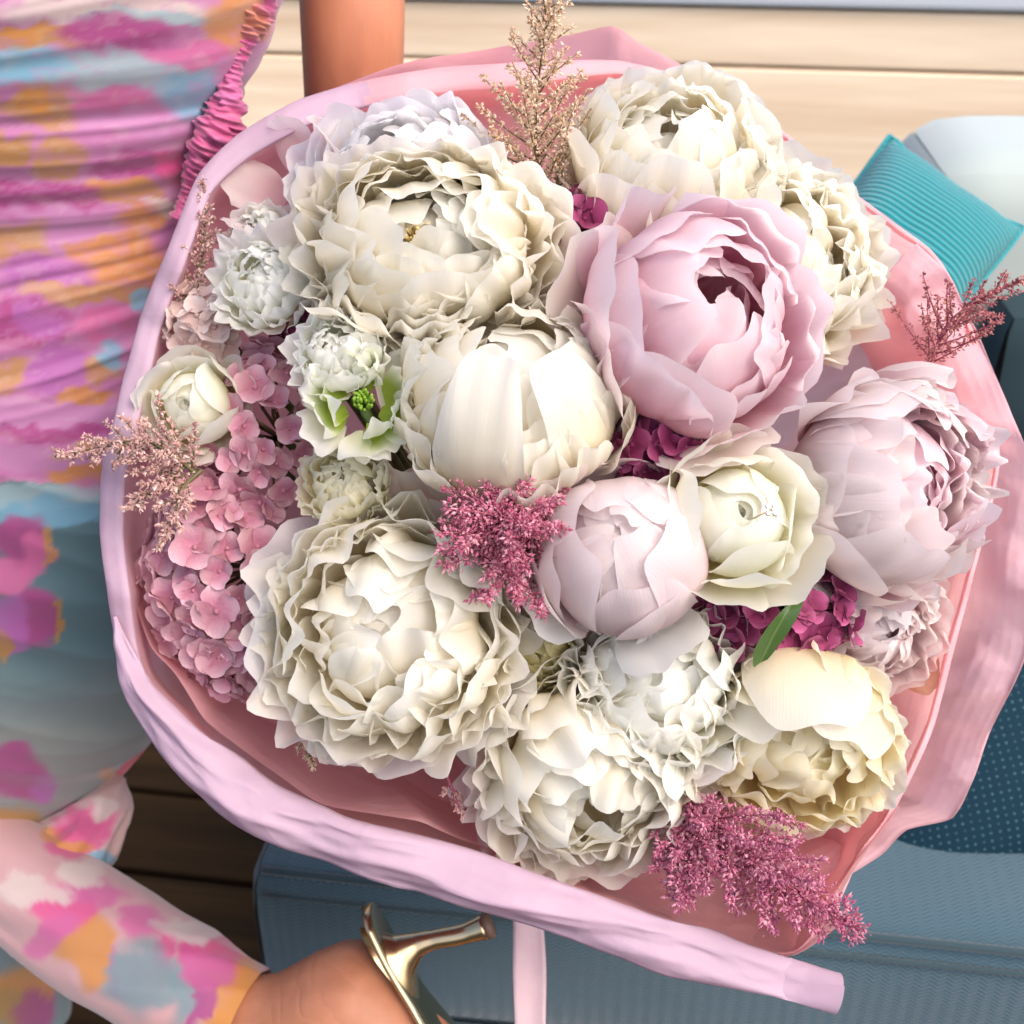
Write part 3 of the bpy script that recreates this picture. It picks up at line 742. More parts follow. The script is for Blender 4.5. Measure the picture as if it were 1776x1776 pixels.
# rolled edge: an open scroll along the lower left
rp = [(198, 1070, .686, 4), (214, 1130, .681, 16), (250, 1218, .675, 32), (345, 1325, .668, 46), (450, 1405, .664, 48), (620, 1472, .66, 50), (800, 1527, .657, 50), (1000, 1590, .655, 46), (1200, 1656, .655, 46), (1340, 1696, .656, 44), (1452, 1722, .657, 42)]
pth = catmull([tuple(P(a, b, c)) for a, b, c, d in rp], 200)
rad = np.interp(np.linspace(0, 1, 200), np.linspace(0, 1, len(rp)), [q[3]/FOC*q[2] for q in rp])
T_, N_, B_ = frames(pth); V = []; ns = 44; SG = 1.0
for i in range(200):
    t = T_[i]; e = np.array(-FW); e = e-t*np.dot(e, t); e /= np.linalg.norm(e); s_ = np.cross(e, t)   # e to viewer, s_ across
    cs = .30+.32*mnoise.noise(Vector((i*.022, 1.5, 0)))+.12*mnoise.noise(Vector((i*.09, 7.5, 0))); ch = .42+.22*mnoise.noise(Vector((i*.028, 4.2, 0)))
    c2 = -.45+.25*mnoise.noise(Vector((i*.03, 11.5, 0))); h2 = .34+.22*mnoise.noise(Vector((i*.035, 14.2, 0)))
    keyp = np.array([(.55, -.75), (.98, -.25), (cs, ch), (c2, h2), (-.96, -.05), (-1.0, -.35), (-.55, -.7), (.1, -.75), (.5, -.5), (.3, -.2), (-.2, -.15)])
    arcl = np.r_[0, np.cumsum(np.linalg.norm(np.diff(keyp, axis=0), axis=1))]
    open_ = max(0, (i-150)/49)**2
    for j in range(ns):
        u = j/(ns-1)*arcl[-1]
        x_ = np.interp([u-.02, u, u+.02], arcl, keyp[:, 0]).mean(); y_ = np.interp([u-.02, u, u+.02], arcl, keyp[:, 1]).mean()
        a = PI*.7-j/(ns-1)*PI*2.7; rr = 1-.18*j/(ns-1)
        x_ = x_*(1-open_)+open_*rr*math.cos(a)*.9; y_ = y_*(1-open_)+open_*rr*math.sin(a)*.75
        kq = crumple(i*.027+x_*.22, y_*.2+x_*.7, .27, 3., 2.)*(1-open_)
        V.append(pth[i]+rad[i]*((x_+kq*.3)*-s_*SG+(y_+kq)*e)-WL)
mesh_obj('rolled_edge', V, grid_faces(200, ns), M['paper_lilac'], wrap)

# ribbon
rb = [P(905, 1300, .90), P(912, 1480, .885), P(917, 1620, .878), P(919, 1720, .872), P(920, 1850, .862), P(921, 2050, .85)]
rpth = catmull([tuple(p) for p in rb], 60); V = []
for i in range(60):
    w_ = .0115*(1+.05*math.sin(i*.25))
    for j in range(9):
        u = -1+j/4
        V.append(rpth[i]+np.array(RT)*w_*u+np.array(-FW)*(.002*math.cos(u*2.2+i*.08)+.0015*math.sin(i*.3)*u))
ribbon = mesh_obj('ribbon', V, grid_faces(60, 9), M['ribbon'])
tag(ribbon, 'pale pink satin ribbon hanging straight down below the bouquet', 'ribbon')
sd_ = ribbon.modifiers.new('thick', 'SOLIDIFY'); sd_.thickness = .0006

# ------------------------------------------------------------------ petals and flowers
def snoise(x, y, rng, n=4, f=1.0):
    o = np.zeros_like(x)
    for _ in range(n):
        a = rng.uniform(0, 2*PI); fr = f*rng.uniform(.6, 1.5)
        o += np.sin((x*math.cos(a)+y*math.sin(a))*fr*PI + rng.uniform(0, 2*PI))
    return o/n**.5*.8
def petal_geo(R, th0, th1, W, lip=0., lp=3., ruf=.08, rk=3., notch=.05, nk=8., tip=.30, sq=1., edge=.0, point=0., seed=0, ns=12, nt=11):
    rng = np.random.RandomState(seed)
    s = np.linspace(0, 1, ns); t = np.linspace(-1, 1, nt)
    S, T = np.meshgrid(s, t, indexing='ij')
    nn = snoise(T[-1:]*nk/2, T[-1:]*0, rng, 4, 1.0)
    te = th1 + tip*(th0-th1)*np.abs(T)**3.6 - point*(th0-th1)*np.clip(1-np.abs(T)*2.2, 0, 1) + notch*(th0-th1)*nn
    th = th0+(te-th0)*S
    wid = W*(.30+.70*np.sin(np.minimum(1, S*1.12)*PI/2))
    r = R*(1+lip*S**lp + ruf*S**2.2*snoise(T*rk, S*1.1, rng, 4, 1.) + .10*ruf*S**5*snoise(T*rk*2.2, S, rng, 4, 1.) + edge*np.abs(T)**2.5*S + .03*snoise(T*1.2, S*1.5, rng, 3, 1.))
    rho = r*np.sin(th)
    phi = T*wid/np.maximum(np.abs(rho), .28*wid+.02)
    phi = np.clip(phi, -2.6, 2.6)
    X = rho*np.cos(phi); Y = rho*np.sin(phi); Z = r*np.cos(th)*sq
    V = np.stack([X, Y, Z], -1).reshape(-1, 3)
    UV = np.stack([(T+1)/2, S], -1).reshape(-1, 2)
    return V, UV
FACES = {}
def petal_mesh(nm, mat, scale=1., ns=12, nt=11, **k):
    V, UV = petal_geo(ns=ns, nt=nt, **k)
    if (ns, nt) not in FACES: FACES[(ns, nt)] = grid_faces(ns, nt)
    return mesh_obj(nm, V*scale, FACES[(ns, nt)], mat, uvs=UV, me_only=True)
def flower_matrix(center, axis, spin=0.):
    z = camdir(*axis).normalized()
    x = UP.cross(z); x.normalize(); y = z.cross(x)
    m = Matrix((x, y, z)).transposed().to_4x4(); m.translation = center
    return m @ Matrix.Rotation(spin, 4, 'Z')
def add_petal(root, me, R, az, tilt=0, roll=0, sc_=1., name='petal', bz=-.8):
    o = bpy.data.objects.new(name, me); COL.objects.link(o); o.parent = root
    o.matrix_local = (Matrix.Rotation(az, 4, 'Z') @ Matrix.Translation((0, 0, bz*R)) @ Matrix.Rotation(tilt, 4, 'Y') @ Matrix.Rotation(roll, 4, 'X')
                      @ Matrix.Scale(sc_, 4) @ Matrix.Translation((0, 0, -bz*R)))
    return o
def flower_stem(root, R, center):
    inv = root.matrix_world.inverted()
    a = inv @ center; b = inv @ (TIE+Vector((random.uniform(-.012, .012), random.uniform(-.012, .012), 0))); c = inv @ (TIE+(P(930, 1350, 1.1)-TIE)*.9)
    st = Vector((0, 0, -.85*R)); mid = Vector((0, 0, -1.5*R)).lerp(b, .35)
    tube('stem', catmull([tuple(st), tuple(mid), tuple(b), tuple(c)], 14), .0028, M['stem'], root, 6)
def bloom(name, label, cat, px, py, d, rpx, axis, layers, sq=.9, seed=0, group=None, jit=.10, scale_xy=(1, 1), extra=None, variants=5):
    """layers: dicts n, R, th1(deg), W, mat + petal_geo options (unit sphere)"""
    rng = random.Random(seed); random.seed(seed+5)
    R = rpx/FOC*d
    c = P(px, py, d)
    root = thing(name, label, cat, group=group, mat=flower_matrix(c, axis, 0) @ Matrix.Diagonal((scale_xy[0], scale_xy[1], 1, 1)))
    bpy.context.view_layer.update()
    for li, L in enumerate(layers):
        L = dict(L); n = L.pop('n'); mat = L.pop('mat'); th1 = L.pop('th1'); th0 = L.pop('th0', 150); az0 = L.pop('az', None); span = L.pop('span', 360)
        vth = L.pop('vth', 9); tj = L.pop('tj', jit); nm = L.pop('name', 'petal'); tl = L.pop('tilt', 0)
        ns_, nt_ = (17, 17) if L['W'] > .3 else (14, 13); L.setdefault('lip', .0); L['lip'] += .03; L['ruf'] *= .78; fr_ = cat == 'carnation'; L['notch'] *= (.6 if fr_ else .42); L.setdefault('nk', 4.5); L['nk'] = L['nk'] if fr_ else min(L['nk'], 4.5)
        ms = [petal_mesh(nm, M[mat], R, ns_, nt_, th0=R_(th0), th1=R_(th1+rng.uniform(-vth, vth)), seed=seed*97+li*11+q, sq=sq, **L) for q in range(min(n, variants))]
        off = rng.uniform(0, 2*PI) if az0 is None else R_(az0)
        for k in range(n):
            az = off + R_(span)*(k/n if span == 360 else (k/max(1, n-1)-.5)) + rng.uniform(-.5, .5)*(2*PI/n)*.45*((1 if span == 360 else .4) if az0 is None or n > 1 else 0)
            add_petal(root, ms[k % len(ms)], R, az, tl+rng.uniform(-tj, tj), rng.uniform(-tj, tj), rng.uniform(.95, 1.06), nm)
    if extra: extra(root, R, rng)
    flower_stem(root, R, c)
    return root
def stamens(n=40, r=.16, h=.0, mat='stamen'):
    def f(root, R, rng):
        V = []; F = []
        for k in range(n):
            a = rng.uniform(0, 2*PI); q = r*math.sqrt(rng.random())*R
            b = np.array([q*.4*math.cos(a), q*.4*math.sin(a), (h-.35)*R]); t = np.array([q*math.cos(a), q*math.sin(a), (h+rng.uniform(-.05, .08))*R])
            v, f_ = tube_geo([b, (b+t)/2, t*.98+b*.02, t], [.0004, .0004, .0009, .0005], 5, len(V)); V += v; F += f_
        mesh_obj('stamens', V, F, M[mat], root)
    return f
def full(c, c2=None, dens=1.0, ruf=.10, notch=.05, inner=12):
    c2 = c2 or c; out = []
    N = 13
    for k in range(N):
        q = k/(N-1)
        out.append(dict(n=max(4, int((4+9*q)*dens)), R=.24+.76*q**.85, th1=inner+66*q**1.35, W=.22+.27*q, mat=c2 if q < .45 else c, ruf=(.20-.07*q)*ruf/.1, notch=notch*(1.2-.3*q), rk=1.7+1.0*q, lip=.07+.07*q*q, vth=16-4*q, tj=.20-.04*q))
    out.append(dict(n=8, R=1.0, th1=inner+80, W=.54, mat=c, ruf=ruf*.9, notch=notch, lip=.16, rk=2.8))
    return out
def mop(c, c2, n=70, seed=0, guard='white', gn=8):
    out = []
    for k in range(8):
        q = (k+.5)/8
        out.append(dict(n=max(4, int(n/9*(.5+q*.9))), R=.36+.60*q, th1=10+62*q**1.25, W=.24+.16*q, mat=c2 if k < 5 else c, ruf=.16, rk=1.7, notch=.06, tip=.36, vth=15, tj=.18, lip=.05+.03*(k % 2)))
    out.append(dict(n=gn, R=1.02, th1=78, W=.52, mat=guard, ruf=.07, notch=.05, lip=.1))
    return out
def broad(c, c2, c3, seed=0):
    out = [dict(n=3, R=.34, th1=6, W=.32, mat=c, ruf=.10, notch=.04, rk=1.6)]
    N = 11
    for k in range(N):
        q = k/(N-1)
        out.append(dict(n=int(5+5*q), R=.44+.55*q**.9, th1=18+62*q**1.1, W=.28+.20*q, mat=(c2, c)[k % 2], ruf=.23-.09*q, notch=.055, rk=1.6+.9*q, vth=18-5*q, lip=.07+.07*q, tj=.23-.05*q))
    out.append(dict(n=8, R=1.0, th1=94, W=.5, mat=c3, ruf=.11, notch=.05, lip=.18, rk=2.6))
    return out
PG = 'peonies in the bouquet'
bloom('peony', 'large creamy white peony with pale gold stamens in its centre, upper left of the bouquet', 'peony', 738, 425, .655, 203, (-.05, .12, 1),
      [dict(n=5, R=.34, th1=20, W=.20, mat='ivory', ruf=.12, notch=.06), dict(n=5, R=.42, th1=25, W=.27, mat='white', ruf=.12, notch=.06)] + full('cream', 'white', 1.05)[3:], .82, 1, PG, scale_xy=(1, .80), extra=stamens(45, .16, .22))
bloom('peony', 'cool white peony seen from its back petals, behind the gold centred cream peony', 'peony', 690, 318, .695, 158, (-.15, .55, 1), full('cool', 'cool', .8, .06), .85, 2, PG)
bloom('peony', 'cream peony at the top right, next to the tall beige astilbe plume', 'peony', 1165, 285, .70, 168, (.1, .55, 1), full('cream', 'white', .9, .07), .9, 3, PG)
bloom('peony', 'wide cream peony with a frilled outer rim, behind the big pink peony', 'peony', 1350, 445, .705, 172, (.35, .3, 1), full('cream', 'cream', 1.1, .13, .08), .85, 4, PG)
bloom('peony', 'biggest lilac pink peony, bowl of wrapped petals with a deep pink hollow to its right', 'peony', 1205, 560, .636, 196, (.30, .22, 1),
      [dict(n=3, R=.42, th1=30, W=.34, mat='pink', ruf=.10, notch=.08), dict(n=4, R=.54, th1=28, W=.44, mat='pink', ruf=.10, notch=.09), dict(n=5, R=.66, th1=26, W=.52, mat='pink', ruf=.10, notch=.09),
       dict(n=6, R=.78, th1=30, W=.56, mat='pink', ruf=.09, notch=.07), dict(n=6, R=.87, th1=38, W=.60, mat='pink', ruf=.08, notch=.06), dict(n=6, R=.95, th1=50, W=.64, mat='pink', ruf=.07, notch=.05, lip=.04),
       dict(n=6, R=1.0, th1=66, W=.66, mat='pink', ruf=.07, notch=.06, lip=.12), dict(n=5, R=1.02, th1=84, W=.66, mat='blush', ruf=.08, notch=.07, lip=.22)], .92, 5, PG, jit=.12)
bloom('peony', 'blush peony at the far right, smooth round petals on one side, frilly pink heart', 'peony', 1538, 838, .668, 170, (.62, -.05, 1),
      mop('blush', 'pink', 100, 6, 'blush', 7)[:-1] + [dict(n=5, R=.98, th1=44, W=.62, mat='blush_cup', ruf=.05, notch=.04, az=180, span=150), dict(n=12, R=1.02, th1=66, W=.24, mat='blush', ruf=.16, notch=.08, rk=1.8, lip=.06, az=-5, span=150, vth=14, tj=.2), dict(n=10, R=1.0, th1=50, W=.24, mat='pink', ruf=.16, notch=.08, rk=1.8, lip=.05, az=-5, span=140, vth=14, tj=.2), dict(n=6, R=1.03, th1=72, W=.62, mat='blush_cup', ruf=.05, notch=.04, lip=.05),
      dict(n=4, R=1.04, th1=88, W=.6, mat='blush', ruf=.07, notch=.05, lip=.2, az=-88, span=110)], .95, 6, PG)
bloom('peony', 'half hidden pale pink peony low on the right, above the creamy yellow one', 'peony', 1510, 1085, .70, 118, (.25, -.35, 1),
      full('blush', 'blush_cup', .8, .10) + [dict(n=1, R=1.03, th1=82, W=.34, mat='peach', ruf=.05, notch=.03, lip=.3, az=-35, name='peach_petal')], .85, 23, PG)
bloom('peony', 'ivory white peony in the middle with one large cupped petal and thin layered petals around', 'peony', 890, 675, .642, 200, (-.05, .62, 1),
      [dict(n=3, R=.50, th1=10, W=.46, mat='white', ruf=.04, notch=.02), dict(n=4, R=.60, th1=22, W=.50, mat='white', ruf=.04, notch=.02), dict(n=7, R=.72, th1=34, W=.30, mat='cream', ruf=.08, notch=.05),
       dict(n=9, R=.80, th1=42, W=.30, mat='cream', ruf=.08, notch=.06), dict(n=10, R=.86, th1=50, W=.30, mat='cream', ruf=.08, notch=.06), dict(n=11, R=.92, th1=58, W=.32, mat='cream', ruf=.08, notch=.06),
       dict(n=11, R=.97, th1=66, W=.33, mat='cream', ruf=.08, notch=.06), dict(n=10, R=1.0, th1=76, W=.36, mat='cream', ruf=.07, notch=.05, lip=.06), dict(n=7, R=1.0, th1=92, W=.5, mat='blush', ruf=.05, notch=.03), dict(n=1, R=1.0, th1=20, W=.40, mat='white', ruf=.06, notch=.02, az=-105, tip=.42, vth=1, tj=.03), dict(n=1, R=.97, th1=24, W=.40, mat='white', ruf=.04, notch=.02, az=-45, tip=.38, vth=1, tj=.04)], .92, 7, PG)
bloom('peony', 'big shaggy white peony at the lower left with a folded white heart', 'peony', 672, 1094, .652, 212, (-.1, .02, 1),
      broad('white', 'cream', 'cool'), .80, 8, PG)
bloom('peony', 'closed round pale pink peony bud, smooth as a ball, right of the magenta astilbe', 'peony', 1083, 962, .635, 148, (-.12, .42, 1),
      [dict(n=3, R=.78, th1=0, W=.62, mat='blush', ruf=.03, notch=.01, tip=.15, vth=1), dict(n=5, R=.83, th1=9, W=.44, mat='blush', ruf=.04, notch=.02, tip=.5, vth=3), dict(n=4, R=.88, th1=17, W=.52, mat='blush_cup', ruf=.03, notch=.02, tip=.5, vth=4), dict(n=4, R=.94, th1=30, W=.64, mat='blush_cup', ruf=.03, notch=.02, tip=.5, vth=5),
       dict(n=4, R=.99, th1=46, W=.76, mat='blush_cup', ruf=.03, notch=.02, tip=.45), dict(n=3, R=1.03, th1=66, W=.8, mat='blush_cup', ruf=.03, notch=.02), dict(n=2, R=1.06, th1=86, W=.6, mat='cool', ruf=.05, notch=.03, lip=.3, az=-110, span=100)], 1.02, 9, PG, jit=.05)
bloom('peony', 'open white peony with a wide back petal, below the round pink bud', 'peony', 1150, 1178, .665, 152, (.0, .35, 1),
      broad('white', 'carn', 'cool')[:-1] + [dict(n=4, R=1.03, th1=84, W=.62, mat='cool', ruf=.07, notch=.06, lip=.22, az=20, span=150)], .8, 12, PG)
bloom('peony', 'drooping white peony at the bottom with long strap petals hanging over the paper', 'peony', 1025, 1345, .672, 180, (.02, -.30, 1),
      broad('white', 'cream', 'cream')[1:-1] + [dict(n=11, R=.98, th1=88, W=.32, mat='cream', ruf=.10, notch=.04, lip=.16, rk=2), dict(n=8, R=1.0, th1=98, W=.30, mat='blush', ruf=.09, notch=.04, lip=.42, az=-90, span=200, rk=2, tip=.45)], .85, 13, PG)
bloom('peony', 'creamy yellow peony at the lower right with one big white petal folded over its top', 'peony', 1392, 1285, .672, 155, (-.05, -.22, 1),
      mop('ivory', 'ivory', 66, 14, 'white')[:-1] + [dict(n=6, R=1.0, th1=70, W=.50, mat='ivory', ruf=.07, notch=.05), dict(n=3, R=1.04, th1=30, W=.72, mat='cream', ruf=.05, notch=.06, az=90, span=70, vth=3),
      dict(n=6, R=1.03, th1=88, W=.42, mat='cream', ruf=.08, notch=.05, lip=.12, az=-90, span=180)], .9, 14, PG)
RG = 'white roses'
def rose_layers(c):
    out = [dict(n=1, R=.12+.042*k, th1=4+1.6*k, W=.22+.042*k, mat=c, ruf=.025, notch=.01, tip=.12+.015*k, az=137.5*k, vth=1, lip=.0) for k in range(9)]
    return out + [dict(n=3, R=.52, th1=20, W=.56, mat=c, ruf=.03, notch=.01, lip=.02, tip=.3, vth=3), dict(n=4, R=.60, th1=28, W=.58, mat=c, ruf=.04, notch=.02, lip=.10, point=.05, tip=.34), dict(n=4, R=.70, th1=42, W=.62, mat=c, ruf=.05, notch=.02, lip=.20, point=.07, tip=.34),
            dict(n=5, R=.80, th1=60, W=.66, mat=c, ruf=.06, notch=.02, lip=.30, point=.08, edge=-.06), dict(n=5, R=.86, th1=80, W=.70, mat=c, ruf=.07, notch=.03, lip=.38, point=.08, edge=-.08)]
bloom('rose', 'open white rose with greenish heart and a small jewelled pin on it', 'rose', 1270, 900, .632, 142, (.12, .18, 1), rose_layers('rose'), .95, 15, RG, jit=.06)
bloom('rose', 'small white rose with pointed petals at the left edge, half behind pale astilbe', 'rose', 338, 702, .695, 88, (-.1, .05, 1), rose_layers('rose'), 1., 16, RG, jit=.06)
CG = 'white carnations'
def carn(c):
    return [dict(n=5, R=.3, th1=14, W=.30, mat=c, ruf=.26, notch=.09, nk=12, rk=2.6), dict(n=6, R=.46, th1=26, W=.38, mat=c, ruf=.24, notch=.08, nk=12, rk=2.8), dict(n=7, R=.60, th1=38, W=.44, mat=c, ruf=.22, notch=.08, nk=12, rk=3),
            dict(n=7, R=.74, th1=52, W=.48, mat=c, ruf=.20, notch=.07, nk=13, rk=3), dict(n=7, R=.86, th1=66, W=.52, mat=c, ruf=.18, notch=.07, nk=13, rk=3.2, lip=.05), dict(n=7, R=.95, th1=82, W=.56, mat=c, ruf=.16, notch=.06, nk=13, rk=3.4, lip=.12)]
bloom('carnation', 'frilly white carnation at the upper left, beside the gold centred cream peony', 'carnation', 455, 485, .675, 90, (-.2, .2, 1), carn('carn'), .95, 17, CG)
bloom('carnation', 'smaller frilly white carnation tucked just above and left, under the loose pink petal', 'carnation', 452, 408, .715, 62, (-.3, .4, 1), carn('carn'), .95, 18, CG)
bloom('carnation', 'round white carnation above the green hearted white flower', 'carnation', 585, 612, .640, 80, (-.1, .3, 1), carn('carn'), .9, 19, CG)
bloom('carnation', 'small creamy yellow carnation above the shaggy lower left peony', 'carnation', 598, 838, .662, 80, (-.1, .35, 1), carn('carn_cream'), .85, 20, CG)
def heart(root, R, rng):
    V = []; F = []
    for k in range(46):
        a = rng.uniform(0, 2*PI); q = .20*R*math.sqrt(rng.random())
        t = np.array([q*math.cos(a), q*math.sin(a), rng.uniform(.02, .22)*R]); b = np.array([t[0]*.4, t[1]*.4, -.5*R])
        v, f_ = tube_geo([b, (b+t)/2, t], [.0008, .0011, .0009], 5, len(V)); V += v; F += f_
    mesh_obj('green_heart', V, F, M['greenheart'], root)
bloom('lisianthus', 'white star petalled flower with a bright green heart, left of the middle peony', 'lisianthus', 630, 695, .630, 92, (.1, .12, 1),
      [dict(n=5, R=.70, th1=52, W=.34, mat='lisi', ruf=.10, notch=.06, lip=.15, point=.10), dict(n=6, R=.86, th1=70, W=.46, mat='lisi', ruf=.12, notch=.06, lip=.2, point=.12), dict(n=6, R=.95, th1=86, W=.5, mat='carn', ruf=.12, notch=.06, lip=.25, point=.12)],
      .8, 21, None, extra=heart)
bloom('ranunculus', 'small yellow flower of many thin petals squeezed between two white peonies', 'ranunculus', 938, 1128, .68, 66, (-.1, .05, 1), full('ranun', 'ranun', .8, .04, .03, 6), .95, 22)

# loose lilac pink petals at the upper left
lp = thing('loose_flower', 'pale pink open flower with two loose petals, upper left edge inside the paper', 'flower', mat=flower_matrix(P(492, 318, .70), (-.5, .35, 1)))
for k, (az, th1, W) in enumerate(((165, 80, .5), (100, 74, .42), (230, 70, .5), (40, 60, .5))):
    add_petal(lp, petal_mesh('petal', M['blush'], 100/FOC*.70, th0=R_(150), th1=R_(th1), R=1., W=W, ruf=.07, notch=.05, lip=.25, sq=.8, seed=300+k), .03, R_(az))
bpy.context.view_layer.update(); flower_stem(lp, .028, P(492, 318, .70))

# ------------------------------------------------------------------ hydrangeas
def floret_petal(mat, R, seed):
    rng = np.random.RandomState(seed); n = 7
    V = []; UV = []
    for i in range(n):
        s = i/(n-1)
        for j in range(n):
            t = -1+2*j/(n-1)
            x = R*(s*(1-.16*t*t*s)); y = R*.56*t*math.sin(min(1, .12+s*1.05)*PI*.60)**.8*(1 if s < .75 else 1-.35*(s-.75)/.25*abs(t))
            z = R*(.22*s*s+.10*t*t*s - .12*s**3 + .06*rng.randn()*s*.4)
            V.append((x, y, z)); UV.append(((t+1)/2, s))
    return mesh_obj('petal', V, grid_faces(n, n), mat, uvs=UV, me_only=True)
def hydrangea(label, px, py, d, rpx, stretch, axis, mat, n, fl, seed, group='hydrangea heads'):
    rng = random.Random(seed); random.seed(seed)
    R = rpx/FOC*d
    root = thing('hydrangea', label, 'hydrangea', group=group, mat=flower_matrix(P(px, py, d), axis)); bpy.context.view_layer.update()
    pm = [floret_petal(M[mat], fl, seed*7+q) for q in range(4)]
    cv, cf = tube_geo([(0, 0, -.010), (0, 0, -.002), (0, 0, .0012), (0, 0, .0022)], [.0007, .0008, .0016, .0008], 6)
    cm = mesh_obj('floret', cv, cf, M[mat], me_only=True)
    ga = PI*(3-5**.5)
    for k in range(n):
        zf = 1-(k+.5)/n*1.05; rr = math.sqrt(max(0, 1-zf*zf)); a = ga*k
        dirv = Vector((rr*math.cos(a)+rng.uniform(-.10, .10), rr*math.sin(a)+rng.uniform(-.1, .1), zf)).normalized()
        rad = rng.uniform(.84, 1.06)
        pos = Vector((dirv.x*R*rad*stretch[0], dirv.y*R*rad*stretch[1], dirv.z*R*.7*rad))
        nrm = (dirv + Vector((rng.uniform(-.35, .35), rng.uniform(-.35, .35), .25))).normalized()
        m = nrm.to_track_quat('Z', 'Y').to_matrix().to_4x4(); m.translation = pos
        f = bpy.data.objects.new('floret', cm); COL.objects.link(f); f.parent = root
        f.matrix_local = m @ Matrix.Rotation(rng.uniform(0, 2*PI), 4, 'Z') @ Matrix.Scale(rng.uniform(.8, 1.2), 4)
        lift = rng.uniform(-.1, .5)
        for q in range(4):
            p = bpy.data.objects.new('petal', pm[(k+q) % 4]); COL.objects.link(p); p.parent = f
            p.matrix_local = Matrix.Translation((0, 0, .0004*(q % 2))) @ Matrix.Rotation(PI/2*q+rng.uniform(-.12, .12), 4, 'Z') @ Matrix.Rotation(-lift+rng.uniform(-.25, .25), 4, 'Y') @ Matrix.Rotation(rng.uniform(-.25, .25), 4, 'X')
    # inner branching that carries the florets
    V = []; F = []
    for k in range(14):
        a = ga*k; zf = 1-(k+.5)/14; rr = math.sqrt(1-zf*zf)
        e = (rr*math.cos(a)*R*stretch[0]*.85, rr*math.sin(a)*R*stretch[1]*.85, zf*R*.58)
        v, f_ = tube_geo([(0, 0, -.8*R), (e[0]*.4, e[1]*.4, e[2]*.3-.2*R), e], [.0015, .0011, .0007], 5, len(V)); V += v; F += f_
    mesh_obj('branches', V, F, M['ast_stem'], root)
    flower_stem(root, R, P(px, py, d))
hydrangea('dusky pink hydrangea running down the left side, upper head beside the white rose', 455, 745, .715, 118, (.9, 1.25), (-.25, .15, 1), 'hyd_pink', 46, .0118, 31)
hydrangea('dusky pink hydrangea at the lower left, against the shaggy white peony', 385, 1000, .715, 150, (.85, 1.15), (-.35, -.1, 1), 'hyd_pink', 58, .0130, 32)
hydrangea('lowest dusky pink hydrangea head on the left, half under the shaggy white peony', 425, 1125, .708, 95, (1, .8), (-.3, -.3, 1), 'hyd_pink', 34, .0125, 40)
hydrangea('pale cream pink hydrangea sprig left of the frilly carnation', 352, 560, .715, 60, (1, 1), (-.3, .1, 1), 'hyd_pale', 20, .0108, 33)
hydrangea('deep magenta hydrangea seen in the gap between the cream and the big pink peony', 988, 425, .685, 66, (1, 1.1), (0, .1, 1), 'hyd_mag', 22, .0135, 34)
hydrangea('deep magenta hydrangea in the gap above the jewelled white rose', 1140, 772, .655, 80, (1.2, .7), (0, .1, 1), 'hyd_mag', 34, .0115, 35)
hydrangea('deep magenta hydrangea in the gap below the jewelled rose, around the green leaf', 1345, 1060, .68, 110, (1.2, .7), (0, -.1, 1), 'hyd_mag', 34, .0125, 36)
hydrangea('deep magenta hydrangea at the heart of the bouquet, under the magenta astilbe', 880, 960, .705, 90, (1, 1), (0, 0, 1), 'hyd_mag', 28, .0120, 37)
hydrangea('deep magenta hydrangea low behind the two white bottom peonies', 1230, 1290, .715, 95, (1, 1), (0, 0, 1), 'hyd_mag', 26, .0125, 38)
hydrangea('deep magenta hydrangea tucked behind the two white carnations', 560, 560, .735, 80, (1, 1), (0, 0, 1), 'hyd_mag', 22, .0120, 39)

# ------------------------------------------------------------------ leaf
lf = catmull([tuple(P(1318, 1150, .645)), tuple(P(1340, 1105, .636)), tuple(P(1364, 1062, .632)), tuple(P(1388, 1026, .638))], 16)
V = []; UV = []
for i in range(16):
    s = i/15; wdt = .0115*math.sin(PI*min(1, .08+s*.92))**.7
    for j in range(7):
        u = -1+j/3
        V.append(lf[i]+np.array(RT*.85+UP*.5)*wdt*u-np.array(FW)*(.002*abs(u)+.001*math.sin(s*6)*u)); UV.append(((u+1)/2, s))
leaf = mesh_obj('leaf', V, grid_faces(16, 7), M['leaf'], uvs=UV)
tag(leaf, 'single dark green pointed leaf between the jewelled rose and the creamy yellow peony', 'leaf')

# ------------------------------------------------------------------ jewelled pin
pin = thing('jewelled_pin', 'tiny pin of four clear stones stuck in the heart of the open white rose', 'pin', mat=flower_matrix(P(1338, 884, .583), (.1, .15, 1)))
b = NB('clear_stone'); M['gem'] = b.pbr((.9, .92, .95), .05, metal=.55, spec=1.0)
for k in range(4):
    a = PI/4+k*PI/2; r = .0021; c_ = Vector((r*1.15*math.cos(a), r*1.15*math.sin(a), 0))
    V = [c_+Vector((.0017*math.cos(q*PI/3), .0017*math.sin(q*PI/3), 0)) for q in range(6)]+[c_+Vector((.0009*math.cos(q*PI/3+.3), .0009*math.sin(q*PI/3+.3), .0011)) for q in range(6)]+[c_+Vector((0, 0, -.0015))]
    F = [(q, (q+1) % 6, 6+(q+1) % 6, 6+q) for q in range(6)]+[tuple(range(6, 12))]+[((q+1) % 6, q, 12) for q in range(6)]
    mesh_obj('stone', V, F, M['gem'], pin, False)
tube('pin_shaft', [(0, 0, -.001), (0, 0, -.03)], .0005, M['gold'], pin, 6)

